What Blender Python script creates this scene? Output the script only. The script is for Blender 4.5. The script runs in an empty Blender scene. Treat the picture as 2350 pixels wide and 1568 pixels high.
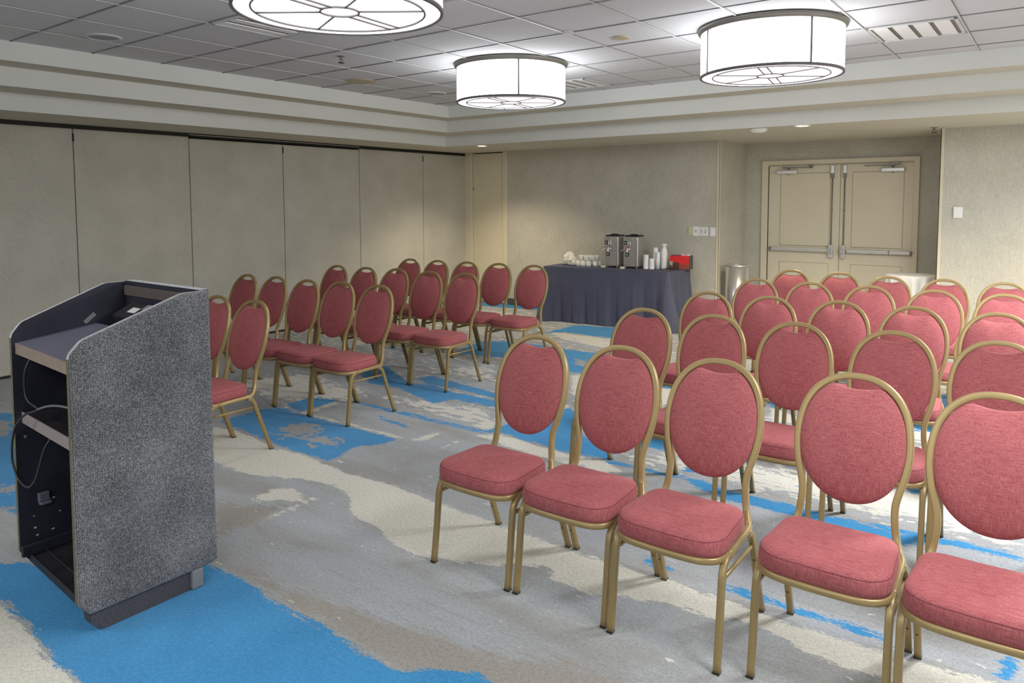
import bpy, bmesh, math, random
import numpy as np
from mathutils import Vector, Matrix

random.seed(7)
scene = bpy.context.scene
COL = scene.collection
PI = math.pi

# floor positions (metres) of the woven carpet patches
CARPET = {
    'blue': [
        [(-3.55,1.11),(-3.26,1.34),(-2.82,1.63),(-2.6,1.65),(-2.32,1.62),(-2.07,1.63),(-1.81,1.61),(-1.68,1.6),(-1.56,1.71),(-1.44,1.76),(-1.29,1.74),(-1.0,1.37),(-2.06,0.94),(-2.44,0.97),(-2.7,0.97),(-2.96,1.0),(-3.23,1.0),(-3.79,0.95)],
        [(-6.27,1.69),(-6.12,1.97),(-5.94,2.07),(-5.37,2.36),(-3.7,1.61),(-4.0,1.37),(-4.17,1.32),(-4.69,1.29)],
        [(-4.64,2.78),(-4.66,3.17),(-4.59,3.26),(-4.35,3.24),(-3.37,3.26),(-3.37,3.14),(-3.47,3.0),(-3.44,2.88),(-3.38,2.75),(-3.45,2.73),(-3.84,2.73),(-4.39,2.78)],
        [(-4.62,3.32),(-4.64,3.57),(-4.4,3.65),(-4.39,3.48),(-4.37,3.28)],
        [(-4.95,4.35),(-4.99,4.69),(-4.33,4.34),(-4.13,4.41),(-3.85,4.35),(-3.39,4.35),(-3.28,4.21),(-3.53,4.19),(-3.7,4.18),(-3.75,4.01),(-4.31,4.18),(-4.61,4.14)],
        [(-4.39,4.48),(-4.37,4.65),(-4.14,4.61),(-3.52,4.52),(-3.42,4.39),(-3.91,4.44),(-4.15,4.41)],
        [(-4.83,5.44),(-5.02,6.12),(-4.64,6.34),(-4.04,6.29),(-3.61,6.33),(-3.31,5.51),(-3.42,5.47),(-3.83,5.62),(-4.2,5.61),(-4.61,5.53)],
        [(-3.02,3.7),(-2.99,3.92),(-2.94,4.2),(-2.86,4.53),(-2.66,4.34),(-2.53,4.07),(-2.17,3.92),(-2.07,3.75),(-2.08,3.72),(-2.4,3.7),(-2.9,3.75)],
        [(-2.05,4.26),(-1.89,4.27),(-1.82,4.11),(-1.95,4.07),(-2.11,4.06),(-2.21,4.2)],
        [(-2.66,5.63),(-2.51,5.67),(-2.43,5.5),(-2.57,5.43)],
        [(-1.65,3.76),(-1.34,3.7),(-1.05,3.71),(-0.86,3.69),(-0.55,3.67),(-0.44,3.75),(-0.41,3.65),(-0.53,3.55),(-0.82,3.54),(-1.01,3.59),(-1.34,3.58),(-1.63,3.7)],
        [(-1.41,2.8),(-1.35,2.81),(-1.24,2.76),(-1.24,2.71),(-1.36,2.74)],
        [(-1.13,2.76),(-0.9,2.78),(-0.77,2.77),(-0.55,2.78),(-0.44,2.78),(-0.43,2.73),(-0.55,2.72),(-0.7,2.73),(-0.88,2.72),(-1.05,2.74)],
        [(-0.11,2.83),(-0.08,2.91),(-0.06,2.8),(-0.08,2.71),(-0.11,2.72)],
        [(-4.74,6.94),(-4.72,7.61),(-4.21,7.72),(-3.91,7.11),(-4.56,7.1)],
        [(-6.99,8.56),(-6.5,8.62),(-5.98,8.66),(-5.77,8.35),(-6.7,8.2)],
        [(-0.81,5.6),(-0.61,5.69),(-0.61,5.43),(-0.74,5.45)],
        [(-1.77,5.67),(-1.61,5.45),(-1.67,5.41)],
        [(-0.71,6.56),(-0.67,6.59),(-0.61,6.0),(-0.66,6.08)],
        [(-0.6,4.3),(-0.53,4.42),(-0.52,4.26),(-0.58,4.23)],
        [(-1.68,3.91),(-1.61,3.94),(-1.59,3.84),(-1.65,3.81)],
        [(-4.28,3.71),(-3.61,3.72),(-3.03,3.72),(-2.99,3.67),(-3.57,3.66),(-4.23,3.66)],
        [(-3.84,3.54),(-3.54,3.51),(-3.49,3.46),(-3.78,3.49)],
        [(-2.09,3.74),(-1.77,3.73),(-1.45,3.76),(-1.44,3.73),(-1.75,3.69),(-2.07,3.69)],
        [(-0.86,3.7),(-0.55,3.73),(-0.29,3.76),(-0.08,3.75),(-0.08,3.7),(-0.31,3.69),(-0.55,3.68),(-0.85,3.66)],
    ],
    'worn': [
        [(-4.16,2.94),(-4.15,3.14),(-3.95,3.15),(-3.86,2.99),(-3.65,3.03),(-3.57,2.93),(-3.73,2.89),(-3.93,2.94),(-3.99,2.83)],
        [(-6.04,1.78),(-5.8,1.94),(-5.45,1.82),(-5.71,1.68)],
        [(-4.65,1.36),(-4.45,1.49),(-4.36,1.46),(-4.56,1.33)],
        [(-4.31,1.25),(-4.14,1.38),(-4.1,1.37),(-4.27,1.24)],
        [(-3.67,5.97),(-3.5,5.97),(-3.44,5.75),(-3.58,5.73)],
    ],
    'cream': [
        [(-4.4,3.29),(-3.38,3.31),(-3.35,3.27),(-4.35,3.25)],
        [(-4.57,3.22),(-4.64,3.59),(-4.59,3.55),(-4.52,3.19)],
        [(-4.34,3.28),(-4.39,3.6),(-4.34,3.58),(-4.29,3.26)],
        [(-3.02,3.27),(-3.03,3.46),(-3.01,3.44),(-3.0,3.25)],
        [(-4.54,2.7),(-4.34,2.75),(-3.86,2.68),(-3.61,2.72),(-3.15,2.67),(-2.86,2.7),(-2.54,2.68),(-2.07,2.66),(-1.64,2.65),(-1.42,2.65),(-1.21,2.66),(-0.97,2.66),(-0.81,2.65),(-0.57,2.65),(-0.42,2.66),(-0.16,2.69),(0.04,2.73),(0.02,2.53),(-0.41,2.51),(-0.6,2.5),(-0.78,2.55),(-0.89,2.57),(-0.95,2.51),(-1.15,2.51),(-1.22,2.46),(-1.32,2.45),(-1.44,2.38),(-1.6,2.41),(-1.66,2.47),(-1.77,2.41),(-1.88,2.33),(-2.01,2.28),(-2.2,2.21),(-2.4,2.24),(-2.48,2.29),(-2.74,2.33),(-2.87,2.45),(-3.08,2.51),(-3.32,2.47),(-3.51,2.36),(-3.62,2.33),(-3.77,2.33),(-3.94,2.34),(-4.57,2.15),(-5.33,2.52)],
        [(-3.28,2.15),(-3.31,2.28),(-3.23,2.36),(-3.06,2.31),(-3.05,2.27),(-3.15,2.23),(-3.21,2.15)],
        [(-3.02,2.02),(-3.03,2.18),(-3.03,2.35),(-3.01,2.35),(-3.0,2.17),(-3.0,2.01)],
        [(-3.17,0.99),(-2.93,0.99),(-2.67,0.96),(-2.42,0.96),(-2.17,0.86),(-2.56,0.57),(-3.68,0.85)],
        [(-3.28,3.31),(-3.27,3.48),(-3.22,3.51),(-3.2,3.38),(-3.25,3.3)],
        [(-3.35,3.8),(-3.32,3.99),(-3.22,3.83)],
        [(-3.17,3.78),(-3.15,3.92),(-3.08,3.92),(-3.0,3.78),(-3.07,3.73)],
        [(-3.03,3.61),(-2.89,3.73),(-2.38,3.67),(-2.06,3.69),(-1.94,3.61),(-2.01,3.54),(-2.28,3.53),(-2.64,3.55),(-2.85,3.6)],
        [(-4.75,7.04),(-3.88,7.04),(-3.66,6.56),(-4.35,6.73)],
        [(-3.37,5.36),(-3.32,5.52),(-2.96,4.82),(-3.04,4.85)],
        [(-1.67,5.43),(-1.44,5.26),(-1.41,5.11),(-1.57,5.08)],
        [(-0.78,5.46),(-0.61,5.43),(-0.6,5.21),(-0.74,5.22)],
        [(-2.62,5.41),(-2.43,5.5),(-2.23,5.06),(-2.4,4.97)],
    ],
    'speckle': [
        [(-4.91,3.91),(-4.72,4.02),(-4.45,4.09),(-4.34,3.92),(-4.5,3.83),(-4.72,3.79)],
        [(-4.62,4.89),(-4.2,5.42),(-3.78,4.87),(-3.88,4.72),(-4.22,4.76)],
        [(-6.52,5.32),(-6.22,5.5),(-5.46,5.26),(-4.73,4.74),(-5.06,4.79),(-6.05,5.17)],
        [(-2.22,3.98),(-1.95,4.03),(-1.8,4.09),(-0.51,4.45),(-0.1,4.27),(-0.08,3.78),(-0.41,3.78),(-0.87,3.76),(-1.35,3.75),(-1.67,3.79),(-2.0,3.74)],
        [(-4.3,4.02),(-3.28,4.21),(-2.94,3.78),(-3.48,3.74),(-4.21,3.84)],
        [(-5.69,3.35),(-5.43,4.12),(-4.35,3.98),(-4.22,3.68),(-4.65,3.29)],
    ],
    'tan': [
        [(-2.7,1.68),(-2.65,1.69),(-2.36,1.73),(-2.09,1.78),(-1.72,1.83),(-1.47,1.86),(-1.25,1.98),(-1.04,2.01),(-0.91,1.91),(-1.27,1.64),(-1.68,1.6),(-2.07,1.63),(-2.44,1.62)],
        [(-3.42,2.01),(-3.25,2.07),(-3.07,2.21),(-3.02,2.02),(-3.02,1.77)],
    ],
}

# ------------------------------------------------------------------ materials
def lin(c):
    return tuple(((v / 255.0) / 12.92 if v / 255.0 <= 0.04045 else ((v / 255.0 + 0.055) / 1.055) ** 2.4) for v in c) + (1.0,)

class NT:
    def __init__(self, name):
        self.m = bpy.data.materials.new(name)
        self.m.use_nodes = True
        self.t = self.m.node_tree
        self.b = self.t.nodes['Principled BSDF']
    def n(self, typ, **kw):
        nd = self.t.nodes.new(typ)
        for k, v in kw.items():
            setattr(nd, k, v)
        return nd
    def l(self, a, b):
        self.t.links.new(a, b)
    def val(self, sock, v):
        if isinstance(v, (int, float)):
            sock.default_value = v
        elif isinstance(v, tuple):
            sock.default_value = v
        else:
            self.l(v, sock)
    def math(self, op, a, b=0.0, c=None, clamp=False):
        nd = self.n('ShaderNodeMath', operation=op)
        nd.use_clamp = clamp
        self.val(nd.inputs[0], a)
        self.val(nd.inputs[1], b)
        if c is not None:
            self.val(nd.inputs[2], c)
        return nd.outputs[0]
    def coords(self, scale=(1, 1, 1), kind='Object'):
        tc = self.n('ShaderNodeTexCoord')
        mp = self.n('ShaderNodeMapping')
        mp.inputs['Scale'].default_value = scale
        self.l(tc.outputs[kind], mp.inputs['Vector'])
        return mp.outputs['Vector']
    def noise(self, vec, scale=1.0, detail=2.0, rough=0.5):
        nd = self.n('ShaderNodeTexNoise')
        self.l(vec, nd.inputs['Vector'])
        nd.inputs['Scale'].default_value = scale
        nd.inputs['Detail'].default_value = detail
        nd.inputs['Roughness'].default_value = rough
        return nd.outputs['Fac']
    def mix(self, fac, a, b):
        nd = self.n('ShaderNodeMix', data_type='RGBA')
        self.val(nd.inputs[0], fac)
        self.val(nd.inputs[6], a)
        self.val(nd.inputs[7], b)
        return nd.outputs[2]
    def ramp(self, fac, stops):
        nd = self.n('ShaderNodeValToRGB')
        e = nd.color_ramp.elements
        while len(e) < len(stops):
            e.new(0.5)
        for el, (p, c) in zip(e, stops):
            el.position = p
            el.color = c
        self.l(fac, nd.inputs[0])
        return nd.outputs[0]
    def step(self, v, lo, hi):
        nd = self.n('ShaderNodeMapRange')
        nd.interpolation_type = 'SMOOTHSTEP'
        self.l(v, nd.inputs[0])
        nd.inputs[1].default_value = lo
        nd.inputs[2].default_value = hi
        return nd.outputs[0]
    def bump(self, h, strength=0.3, dist=0.01):
        nd = self.n('ShaderNodeBump')
        nd.inputs['Strength'].default_value = strength
        nd.inputs['Distance'].default_value = dist
        self.l(h, nd.inputs['Height'])
        self.l(nd.outputs[0], self.b.inputs['Normal'])
    def set(self, **kw):
        names = dict(color='Base Color', rough='Roughness', metal='Metallic', spec='Specular IOR Level',
                     sheen='Sheen Weight', ecol='Emission Color', estr='Emission Strength', coat='Coat Weight')
        for k, v in kw.items():
            s = self.b.inputs[names[k]]
            if isinstance(v, (int, float, tuple)):
                s.default_value = v
            else:
                self.l(v, s)
        return self.m

def paint(name, rgb, rough=0.5, metal=0.0, spec=0.4, var=0.05, scale=14):
    """plain finish with a faint procedural mottling"""
    t = NT(name)
    c = lin(rgb)
    n = t.noise(t.coords(), scale, 3)
    lo = tuple(x * (1 - var) for x in c[:3]) + (1,)
    hi = tuple(min(1, x * (1 + var)) for x in c[:3]) + (1,)
    return t.set(color=t.ramp(n, [(0.3, lo), (0.7, hi)]), rough=rough, metal=metal, spec=spec)

def glow(name, rgb, strength, base=(235, 235, 235)):
    t = NT(name)
    return t.set(color=lin(base), rough=0.6, ecol=lin(rgb), estr=strength)

def woven(name, a, b, sx=(60, 60, 900), sy=(900, 60, 60), bump=0.15, rough=0.85, big=0.0):
    """fine cross-woven cloth: two stretched noises"""
    t = NT(name)
    n1 = t.noise(t.coords(sx), 1.0, 2)
    n2 = t.noise(t.coords(sy), 1.0, 2)
    h = t.math('ADD', t.math('MULTIPLY', n1, 0.5), t.math('MULTIPLY', n2, 0.5))
    if big:
        n3 = t.noise(t.coords((3, 3, 3)), 1.0, 3)
        h2 = t.math('ADD', h, t.math('MULTIPLY', t.math('SUBTRACT', n3, 0.5), big))
    else:
        h2 = h
    col = t.ramp(h2, [(0.36, lin(a)), (0.64, lin(b))])
    t.bump(h, bump, 0.002)
    return t.set(color=col, rough=rough, spec=0.15)

M = {}
M['chair_fabric'] = woven('woven_rose_fabric', (131, 57, 61), (176, 95, 96), (30, 300, 520), (520, 300, 30), 0.2, 0.8, 0.2)
M['chair_fabric'].node_tree.nodes['Principled BSDF'].inputs['Sheen Weight'].default_value = 0.12
M['chair_fabric'].node_tree.nodes['Principled BSDF'].inputs['Sheen Tint'].default_value = lin((255, 190, 185))
M['seam'] = paint('seam_thread', (112, 46, 54), 0.9)
M['gold'] = paint('champagne_gold_paint', (152, 128, 80), 0.36, 0.35, 0.5, 0.04, 20)
M['rubber'] = paint('black_rubber', (26, 25, 24), 0.7)
M['wallcloth'] = woven('wall_fabric', (176, 172, 156), (206, 202, 187), (20, 20, 260), (260, 260, 20), 0.12, 0.9, 0.3)
M['panelcloth'] = woven('partition_fabric', (166, 162, 147), (204, 200, 186), (90, 90, 330), (330, 330, 90), 0.12, 0.9, 0.25)
M['cream'] = paint('cream_paint', (222, 211, 182), 0.45, 0, 0.4, 0.02, 3)
M['cream_dark'] = paint('cream_groove', (172, 158, 124), 0.6)
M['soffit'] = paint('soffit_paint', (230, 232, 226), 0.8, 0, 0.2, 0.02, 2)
M['soffit_shaded'] = paint('soffit_underside_shaded', (200, 194, 176), 0.8, 0, 0.2, 0.02, 2)  # duller than the faces: underside shade partly put into the colour
M['tbar'] = paint('ceiling_grid_white', (206, 208, 208), 0.4)
M['tbar_shaded'] = paint('ceiling_grid_shaded', (150, 151, 152), 0.5)  # cross bars: shading from the tile edges put into their colour
M['black'] = paint('black_track', (14, 14, 14), 0.6)
M['base'] = paint('vinyl_baseboard', (74, 74, 80), 0.5)
M['steel'] = paint('brushed_steel', (186, 184, 178), 0.35, 0.6, 0.5, 0.05, 30)
M['chrome'] = paint('bright_steel', (226, 226, 226), 0.24, 0.85, 0.5, 0.01)
M['alu'] = paint('satin_aluminium', (214, 212, 206), 0.3, 0.5, 0.5, 0.02)
M['white'] = paint('white_plastic', (248, 248, 246), 0.4, 0, 0.4, 0.01)
M['china'] = paint('white_china', (240, 238, 228), 0.15, 0, 0.5, 0.01)
M['bronze'] = paint('grey_bronze_trim', (120, 116, 108), 0.4, 0.5)
M['wire'] = paint('drum_wire', (112, 108, 112), 0.5, 0.3)
M['drum'] = glow('drum_shade_glow', (250, 252, 255), 6.0)
M['diffuser'] = glow('drum_diffuser_glow', (252, 249, 246), 2.6)
M['downlight'] = glow('warm_downlight_glow', (255, 226, 170), 14.0)
M['navy_cloth'] = woven('navy_tablecloth', (62, 64, 82), (84, 86, 104), (300, 300, 300), (160, 160, 160), 0.08, 0.75, 0.2)
M['white_cloth'] = woven('white_tablecloth', (222, 221, 218), (238, 237, 234), (300, 300, 300), (160, 160, 160), 0.05, 0.7)
M['navy_lam'] = paint('dark_navy_paint', (31, 32, 44), 0.6, 0, 0.3, 0.25, 9)
M['desk_lam'] = paint('grey_laminate', (86, 87, 102), 0.5, 0, 0.35, 0.08, 6)
M['wood_edge'] = paint('taupe_edge_band', (134, 118, 106), 0.5, 0, 0.35, 0.08, 20)
M['rail_brown'] = paint('shadow_brown_rail', (84, 74, 70), 0.6, 0, 0.3, 0.1, 20)  # wood brown darkened, with the shadow on the rail in its colour
M['mauve_edge'] = paint('mauve_grey_edge_band', (132, 122, 122), 0.5, 0, 0.35, 0.06, 20)
M['black_lam'] = paint('scuffed_black_board', (22, 21, 25), 0.55, 0, 0.35, 0.5, 16)
M['olive'] = paint('worn_carpet_edge', (98, 95, 74), 0.9, 0, 0.1, 0.2, 60)
M['grey_plastic'] = paint('grey_plastic', (120, 120, 124), 0.5)
M['cable'] = paint('grey_cable', (92, 94, 100), 0.5)
M['dark_cable'] = paint('dark_cable', (30, 31, 34), 0.5)
M['label'] = paint('paper_label', (205, 205, 200), 0.7)
M['red'] = paint('red_card', (226, 38, 38), 0.5)
M['redbrown'] = paint('red_brown_card', (150, 62, 46), 0.5)
M['darkbrown'] = paint('dark_brown_card', (74, 48, 44), 0.6)
M['charcoal'] = paint('charcoal_card', (72, 64, 62), 0.6)
M['pink'] = paint('pink_paper', (238, 170, 184), 0.6)
M['tag_red'] = paint('rose_tag', (196, 120, 124), 0.6)
M['card'] = paint('ivory_card', (214, 207, 180), 0.6)
M['ivory'] = paint('ivory_plastic', (214, 210, 164), 0.5)
M['amber'] = paint('amber_cover', (176, 164, 132), 0.6)
M['grille'] = paint('speaker_grille', (150, 150, 148), 0.7, 0, 0.3, 0.1, 120)
M['void'] = paint('dark_gap', (30, 30, 30), 0.9)

# heather carpet on the lectern: vertical ribs plus speckle
t = NT('grey_heather_carpet')
sp = t.noise(t.coords((1, 1, 1)), 260, 2, 0.7)
rib = t.n('ShaderNodeTexWave', wave_type='BANDS', bands_direction='Y')
t.l(t.coords(), rib.inputs['Vector'])
rib.inputs['Scale'].default_value = 55
rib.inputs['Distortion'].default_value = 1.2
big = t.noise(t.coords(), 4, 3)
h = t.math('ADD', t.math('MULTIPLY', sp, 0.85), t.math('MULTIPLY', rib.outputs['Fac'], 0.12))
h = t.math('ADD', h, t.math('MULTIPLY', t.math('SUBTRACT', big, 0.5), 0.25))
t.bump(h, 0.6, 0.004)
M['heather'] = t.set(color=t.ramp(h, [(0.32, lin((36, 36, 38))), (0.5, lin((88, 89, 92))), (0.68, lin((150, 151, 152)))]), rough=0.95, spec=0.05, sheen=0.2)
M['heather_dark'] = paint('plinth_carpet', (66, 66, 70), 0.95, 0, 0.05, 0.4, 200)
M['heather_edge'] = paint('pale_carpet_edge', (176, 176, 178), 0.95, 0, 0.05, 0.25, 150)  # paler tone on the top edges of the panels

# mineral ceiling tile
t = NT('mineral_ceiling_tile')
n = t.noise(t.coords(), 220, 3, 0.7)
t.bump(n, 0.25, 0.003)
M['tile'] = t.set(color=t.ramp(n, [(0.3, lin((196, 197, 199))), (0.6, lin((210, 211, 213)))]), rough=0.9, spec=0.1)

# ---- patterned carpet: the distance fields of the woven patches are mesh attributes, their ragged edge and pile are noise
t = NT('patterned_carpet')
def attr(nm):
    a = t.n('ShaderNodeAttribute', attribute_name=nm)
    return a.outputs['Fac']
rag_x = t.math('SUBTRACT', t.noise(t.coords((9, 34, 1)), 1.0, 4, 0.65), 0.5)
rag_f = t.math('SUBTRACT', t.noise(t.coords((60, 150, 1)), 1.0, 2, 0.6), 0.5)
rag = t.math('ADD', t.math('MULTIPLY', rag_x, 0.16), t.math('MULTIPLY', rag_f, 0.085))
rag_soft = t.math('ADD', t.math('MULTIPLY', rag_x, 0.30), t.math('MULTIPLY', rag_f, 0.06))
blue_m = t.step(t.math('ADD', attr('blue'), t.math('MULTIPLY', rag, 0.8)), -0.004, 0.006)
cream_m = t.step(t.math('ADD', attr('cream'), t.math('MULTIPLY', rag, 0.75)), -0.004, 0.006)
tan_m = t.step(t.math('ADD', attr('tan'), rag_soft), -0.03, 0.05)
worn_n = t.math('SUBTRACT', t.noise(t.coords((11, 16, 1)), 1.0, 5, 0.7), 0.5)
worn_m = t.step(t.math('ADD', attr('worn'), t.math('MULTIPLY', worn_n, 0.55)), -0.005, 0.01)
flake = t.noise(t.coords((8.5, 19, 1)), 1.0, 5, 0.66)
flake_m = t.step(t.math('ADD', flake, t.math('MULTIPLY', attr('speck'), 0.26)), 0.60, 0.615)
flake2 = t.noise(t.coords((3.0, 9.0, 2.7)), 1.3, 5, 0.6)
far_b = t.step(t.math('ADD', flake2, t.math('MULTIPLY', attr('far'), 0.12)), 0.675, 0.685)
cloud = t.noise(t.coords((1.1, 3.4, 1)), 1.0, 5, 0.6)
base = t.ramp(cloud, [(0.38, lin((148, 148, 144))), (0.5, lin((160, 163, 163))), (0.62, lin((165, 170, 175)))])
streak = t.step(t.noise(t.coords((2.0, 26, 1)), 1.0, 4, 0.6), 0.60, 0.64)
base = t.mix(t.math('MULTIPLY', streak, 0.35), base, lin((146, 142, 136)))
c = t.mix(tan_m, base, lin((150, 144, 135)))
c = t.mix(flake_m, c, lin((218, 215, 202)))
c = t.mix(cream_m, c, lin((216, 212, 197)))
c = t.mix(far_b, c, lin((52, 140, 200)))
blue_col = t.mix(t.noise(t.coords((5, 5, 1)), 1.0, 3), lin((38, 122, 182)), lin((58, 148, 208)))
c = t.mix(blue_m, c, blue_col)
c = t.mix(t.math('MULTIPLY', worn_m, 0.92), c, lin((160, 155, 148)))
pile = t.noise(t.coords((1, 1, 1)), 210, 3, 0.8)
pile2 = t.noise(t.coords((1, 1, 1)), 70, 4, 0.75)
pv = t.math('ADD', t.math('MULTIPLY', pile, 0.6), t.math('MULTIPLY', pile2, 0.4))
mul = t.n('ShaderNodeMix', data_type='RGBA', blend_type='MULTIPLY')
mul.inputs[0].default_value = 1.0
t.l(c, mul.inputs[6])
t.l(t.ramp(pv, [(0.33, (0.50, 0.50, 0.50, 1)), (0.62, (1.20, 1.20, 1.20, 1))]), mul.inputs[7])
t.bump(pv, 0.45, 0.012)
M['carpet'] = t.set(color=mul.outputs[2], rough=0.95, spec=0.05, sheen=0.1)

# ------------------------------------------------------------------ mesh helpers
def add_box(bm, x0, x1, y0, y1, z0, z1, mi=0, rot=None, piv=None):
    vs = [bm.verts.new((x, y, z)) for x in (x0, x1) for y in (y0, y1) for z in (z0, z1)]
    f = []
    for idx in ((0, 1, 3, 2), (4, 6, 7, 5), (0, 4, 5, 1), (2, 3, 7, 6), (0, 2, 6, 4), (1, 5, 7, 3)):
        fc = bm.faces.new([vs[i] for i in idx])
        fc.material_index = mi
        f.append(fc)
    if rot is not None:
        bmesh.ops.rotate(bm, verts=vs, cent=piv or ((x0 + x1) / 2, (y0 + y1) / 2, (z0 + z1) / 2), matrix=rot)
    return vs, f

def add_rbox(bm, x0, x1, y0, y1, z0, z1, r=0.005, mi=0, seg=2, rot=None, piv=None):
    """box with rounded edges"""
    tmp = bmesh.new()
    add_box(tmp, x0, x1, y0, y1, z0, z1, mi)
    bmesh.ops.recalc_face_normals(tmp, faces=tmp.faces)
    bmesh.ops.bevel(tmp, geom=tmp.edges[:], offset=r, segments=seg, affect='EDGES', profile=0.5)
    for f in tmp.faces:
        f.material_index = mi
    if rot is not None:
        bmesh.ops.rotate(tmp, verts=tmp.verts, cent=piv or ((x0 + x1) / 2, (y0 + y1) / 2, (z0 + z1) / 2), matrix=rot)
    merge(bm, tmp)

def merge(bm, tmp):
    mp = {}
    for v in tmp.verts:
        mp[v] = bm.verts.new(v.co)
    for f in tmp.faces:
        try:
            nf = bm.faces.new([mp[v] for v in f.verts])
            nf.material_index = f.material_index
            nf.smooth = f.smooth
        except ValueError:
            pass
    tmp.free()

def catmull(pts, n=6):
    P = [Vector(p) for p in pts]
    out = []
    for i in range(len(P) - 1):
        p0 = P[i - 1] if i > 0 else P[i] * 2 - P[i + 1]
        p1, p2 = P[i], P[i + 1]
        p3 = P[i + 2] if i + 2 < len(P) else P[i + 1] * 2 - P[i]
        for k in range(n):
            s = k / n
            out.append(0.5 * ((2 * p1) + (p2 - p0) * s + (2 * p0 - 5 * p1 + 4 * p2 - p3) * s * s + (3 * p1 - p0 - 3 * p2 + p3) * s ** 3))
    out.append(P[-1])
    return out

def rr_profile(w, h, r, seg=3):
    """rounded rectangle profile"""
    pts = []
    for cx, cy, a0 in ((w / 2 - r, h / 2 - r, 0), (-w / 2 + r, h / 2 - r, 90), (-w / 2 + r, -h / 2 + r, 180), (w / 2 - r, -h / 2 + r, 270)):
        for k in range(seg + 1):
            a = math.radians(a0 + 90 * k / seg)
            pts.append((cx + r * math.cos(a), cy + r * math.sin(a)))
    return pts

def circle_profile(r, n=10):
    return [(r * math.cos(2 * PI * k / n), r * math.sin(2 * PI * k / n)) for k in range(n)]

def sweep(bm, path, prof, ref=(1, 0, 0), closed=False, mi=0, caps=True, smooth=True):
    P = [Vector(p) for p in path]
    n = len(P)
    rings = []
    ref = Vector(ref)
    for i in range(n):
        if closed:
            T = P[(i + 1) % n] - P[i - 1]
        else:
            T = P[min(i + 1, n - 1)] - P[max(i - 1, 0)]
        T.normalize()
        N = ref - ref.dot(T) * T
        if N.length < 1e-4:
            N = T.orthogonal()
        N.normalize()
        B = T.cross(N)
        rings.append([bm.verts.new(P[i] + N * a + B * b) for a, b in prof])
    m = len(prof)
    fs = []
    for i in range(n if closed else n - 1):
        r0, r1 = rings[i], rings[(i + 1) % n]
        for k in range(m):
            f = bm.faces.new((r0[k], r0[(k + 1) % m], r1[(k + 1) % m], r1[k]))
            f.smooth = smooth
            f.material_index = mi
            fs.append(f)
    if caps and not closed:
        for rg in (rings[0][::-1], rings[-1]):
            f = bm.faces.new(rg)
            f.material_index = mi
    return rings

def lathe(bm, prof, cx=0, cy=0, n=32, mi=0, cap0=False, cap1=False, smooth=True):
    """prof: list of (radius, z)"""
    rings = [[bm.verts.new((cx + r * math.cos(2 * PI * k / n), cy + r * math.sin(2 * PI * k / n), z)) for k in range(n)] for r, z in prof]
    for a, b in zip(rings, rings[1:]):
        for k in range(n):
            f = bm.faces.new((a[k], a[(k + 1) % n], b[(k + 1) % n], b[k]))
            f.smooth = smooth
            f.material_index = mi
    if cap0:
        bm.faces.new(rings[0][::-1]).material_index = mi
    if cap1:
        bm.faces.new(rings[-1]).material_index = mi
    return rings

def prism(bm, outline, axis, a0, a1, mi=0, side_mi=None):
    """extrude a 2-D outline along axis ('x': outline is (y,z); 'y': (x,z); 'z': (x,y))"""
    def P(p, a):
        return {'x': (a, p[0], p[1]), 'y': (p[0], a, p[1]), 'z': (p[0], p[1], a)}[axis]
    A = [bm.verts.new(P(p, a0)) for p in outline]
    B = [bm.verts.new(P(p, a1)) for p in outline]
    f0 = bm.faces.new(A)
    f1 = bm.faces.new(B[::-1])
    f0.material_index = mi
    f1.material_index = mi if side_mi is None else mi
    n = len(outline)
    sides = []
    for k in range(n):
        f = bm.faces.new((A[k], B[k], B[(k + 1) % n], A[(k + 1) % n]))
        f.material_index = mi if side_mi is None else side_mi
        sides.append(f)
    return f0, f1, sides

def quad(bm, pts, mi=0):
    f = bm.faces.new([bm.verts.new(p) for p in pts])
    f.material_index = mi
    return f

def rounded(pts, rads, seg=5):
    """round the corners of a polygon; rads per corner"""
    out = []
    n = len(pts)
    for i in range(n):
        p, a, b = Vector(pts[i]), Vector(pts[i - 1]), Vector(pts[(i + 1) % n])
        r = rads[i] if isinstance(rads, (list, tuple)) else rads
        if r <= 0:
            out.append(tuple(p))
            continue
        u, v = (a - p).normalized(), (b - p).normalized()
        ang = u.angle(v)
        d = min(r / math.tan(ang / 2), (a - p).length * 0.49, (b - p).length * 0.49)
        s, e = p + u * d, p + v * d
        for k in range(seg + 1):
            q = k / seg
            out.append(tuple((1 - q) ** 2 * s + 2 * q * (1 - q) * p + q * q * e))
    return out

def obj(name, bm, mats, parent=None, loc=None, recalc=True):
    if recalc:
        bmesh.ops.recalc_face_normals(bm, faces=bm.faces)
    me = bpy.data.meshes.new(name)
    bm.to_mesh(me)
    bm.free()
    for m in (mats if isinstance(mats, (list, tuple)) else [mats]):
        me.materials.append(m)
    o = bpy.data.objects.new(name, me)
    COL.objects.link(o)
    if parent is not None:
        o.parent = parent
    if loc is not None:
        o.location = loc
    return o

def tag(o, label, cat, group=None):
    o['label'] = label
    o['category'] = cat
    if group:
        o['group'] = group
    return o

def thing(name, label, cat, loc=(0, 0, 0), rotz=0.0, group=None):
    o = bpy.data.objects.new(name, None)
    o.empty_display_size = 0.1
    COL.objects.link(o)
    o.location = loc
    o.rotation_euler = (0, 0, rotz)
    return tag(o, label, cat, group)

def struct(name, bm, mats, label=None, parent=None):
    o = obj(name, bm, mats, parent)
    if parent is None:
        o['kind'] = 'structure'
        if label:
            o['label'] = label
    return o

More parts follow.
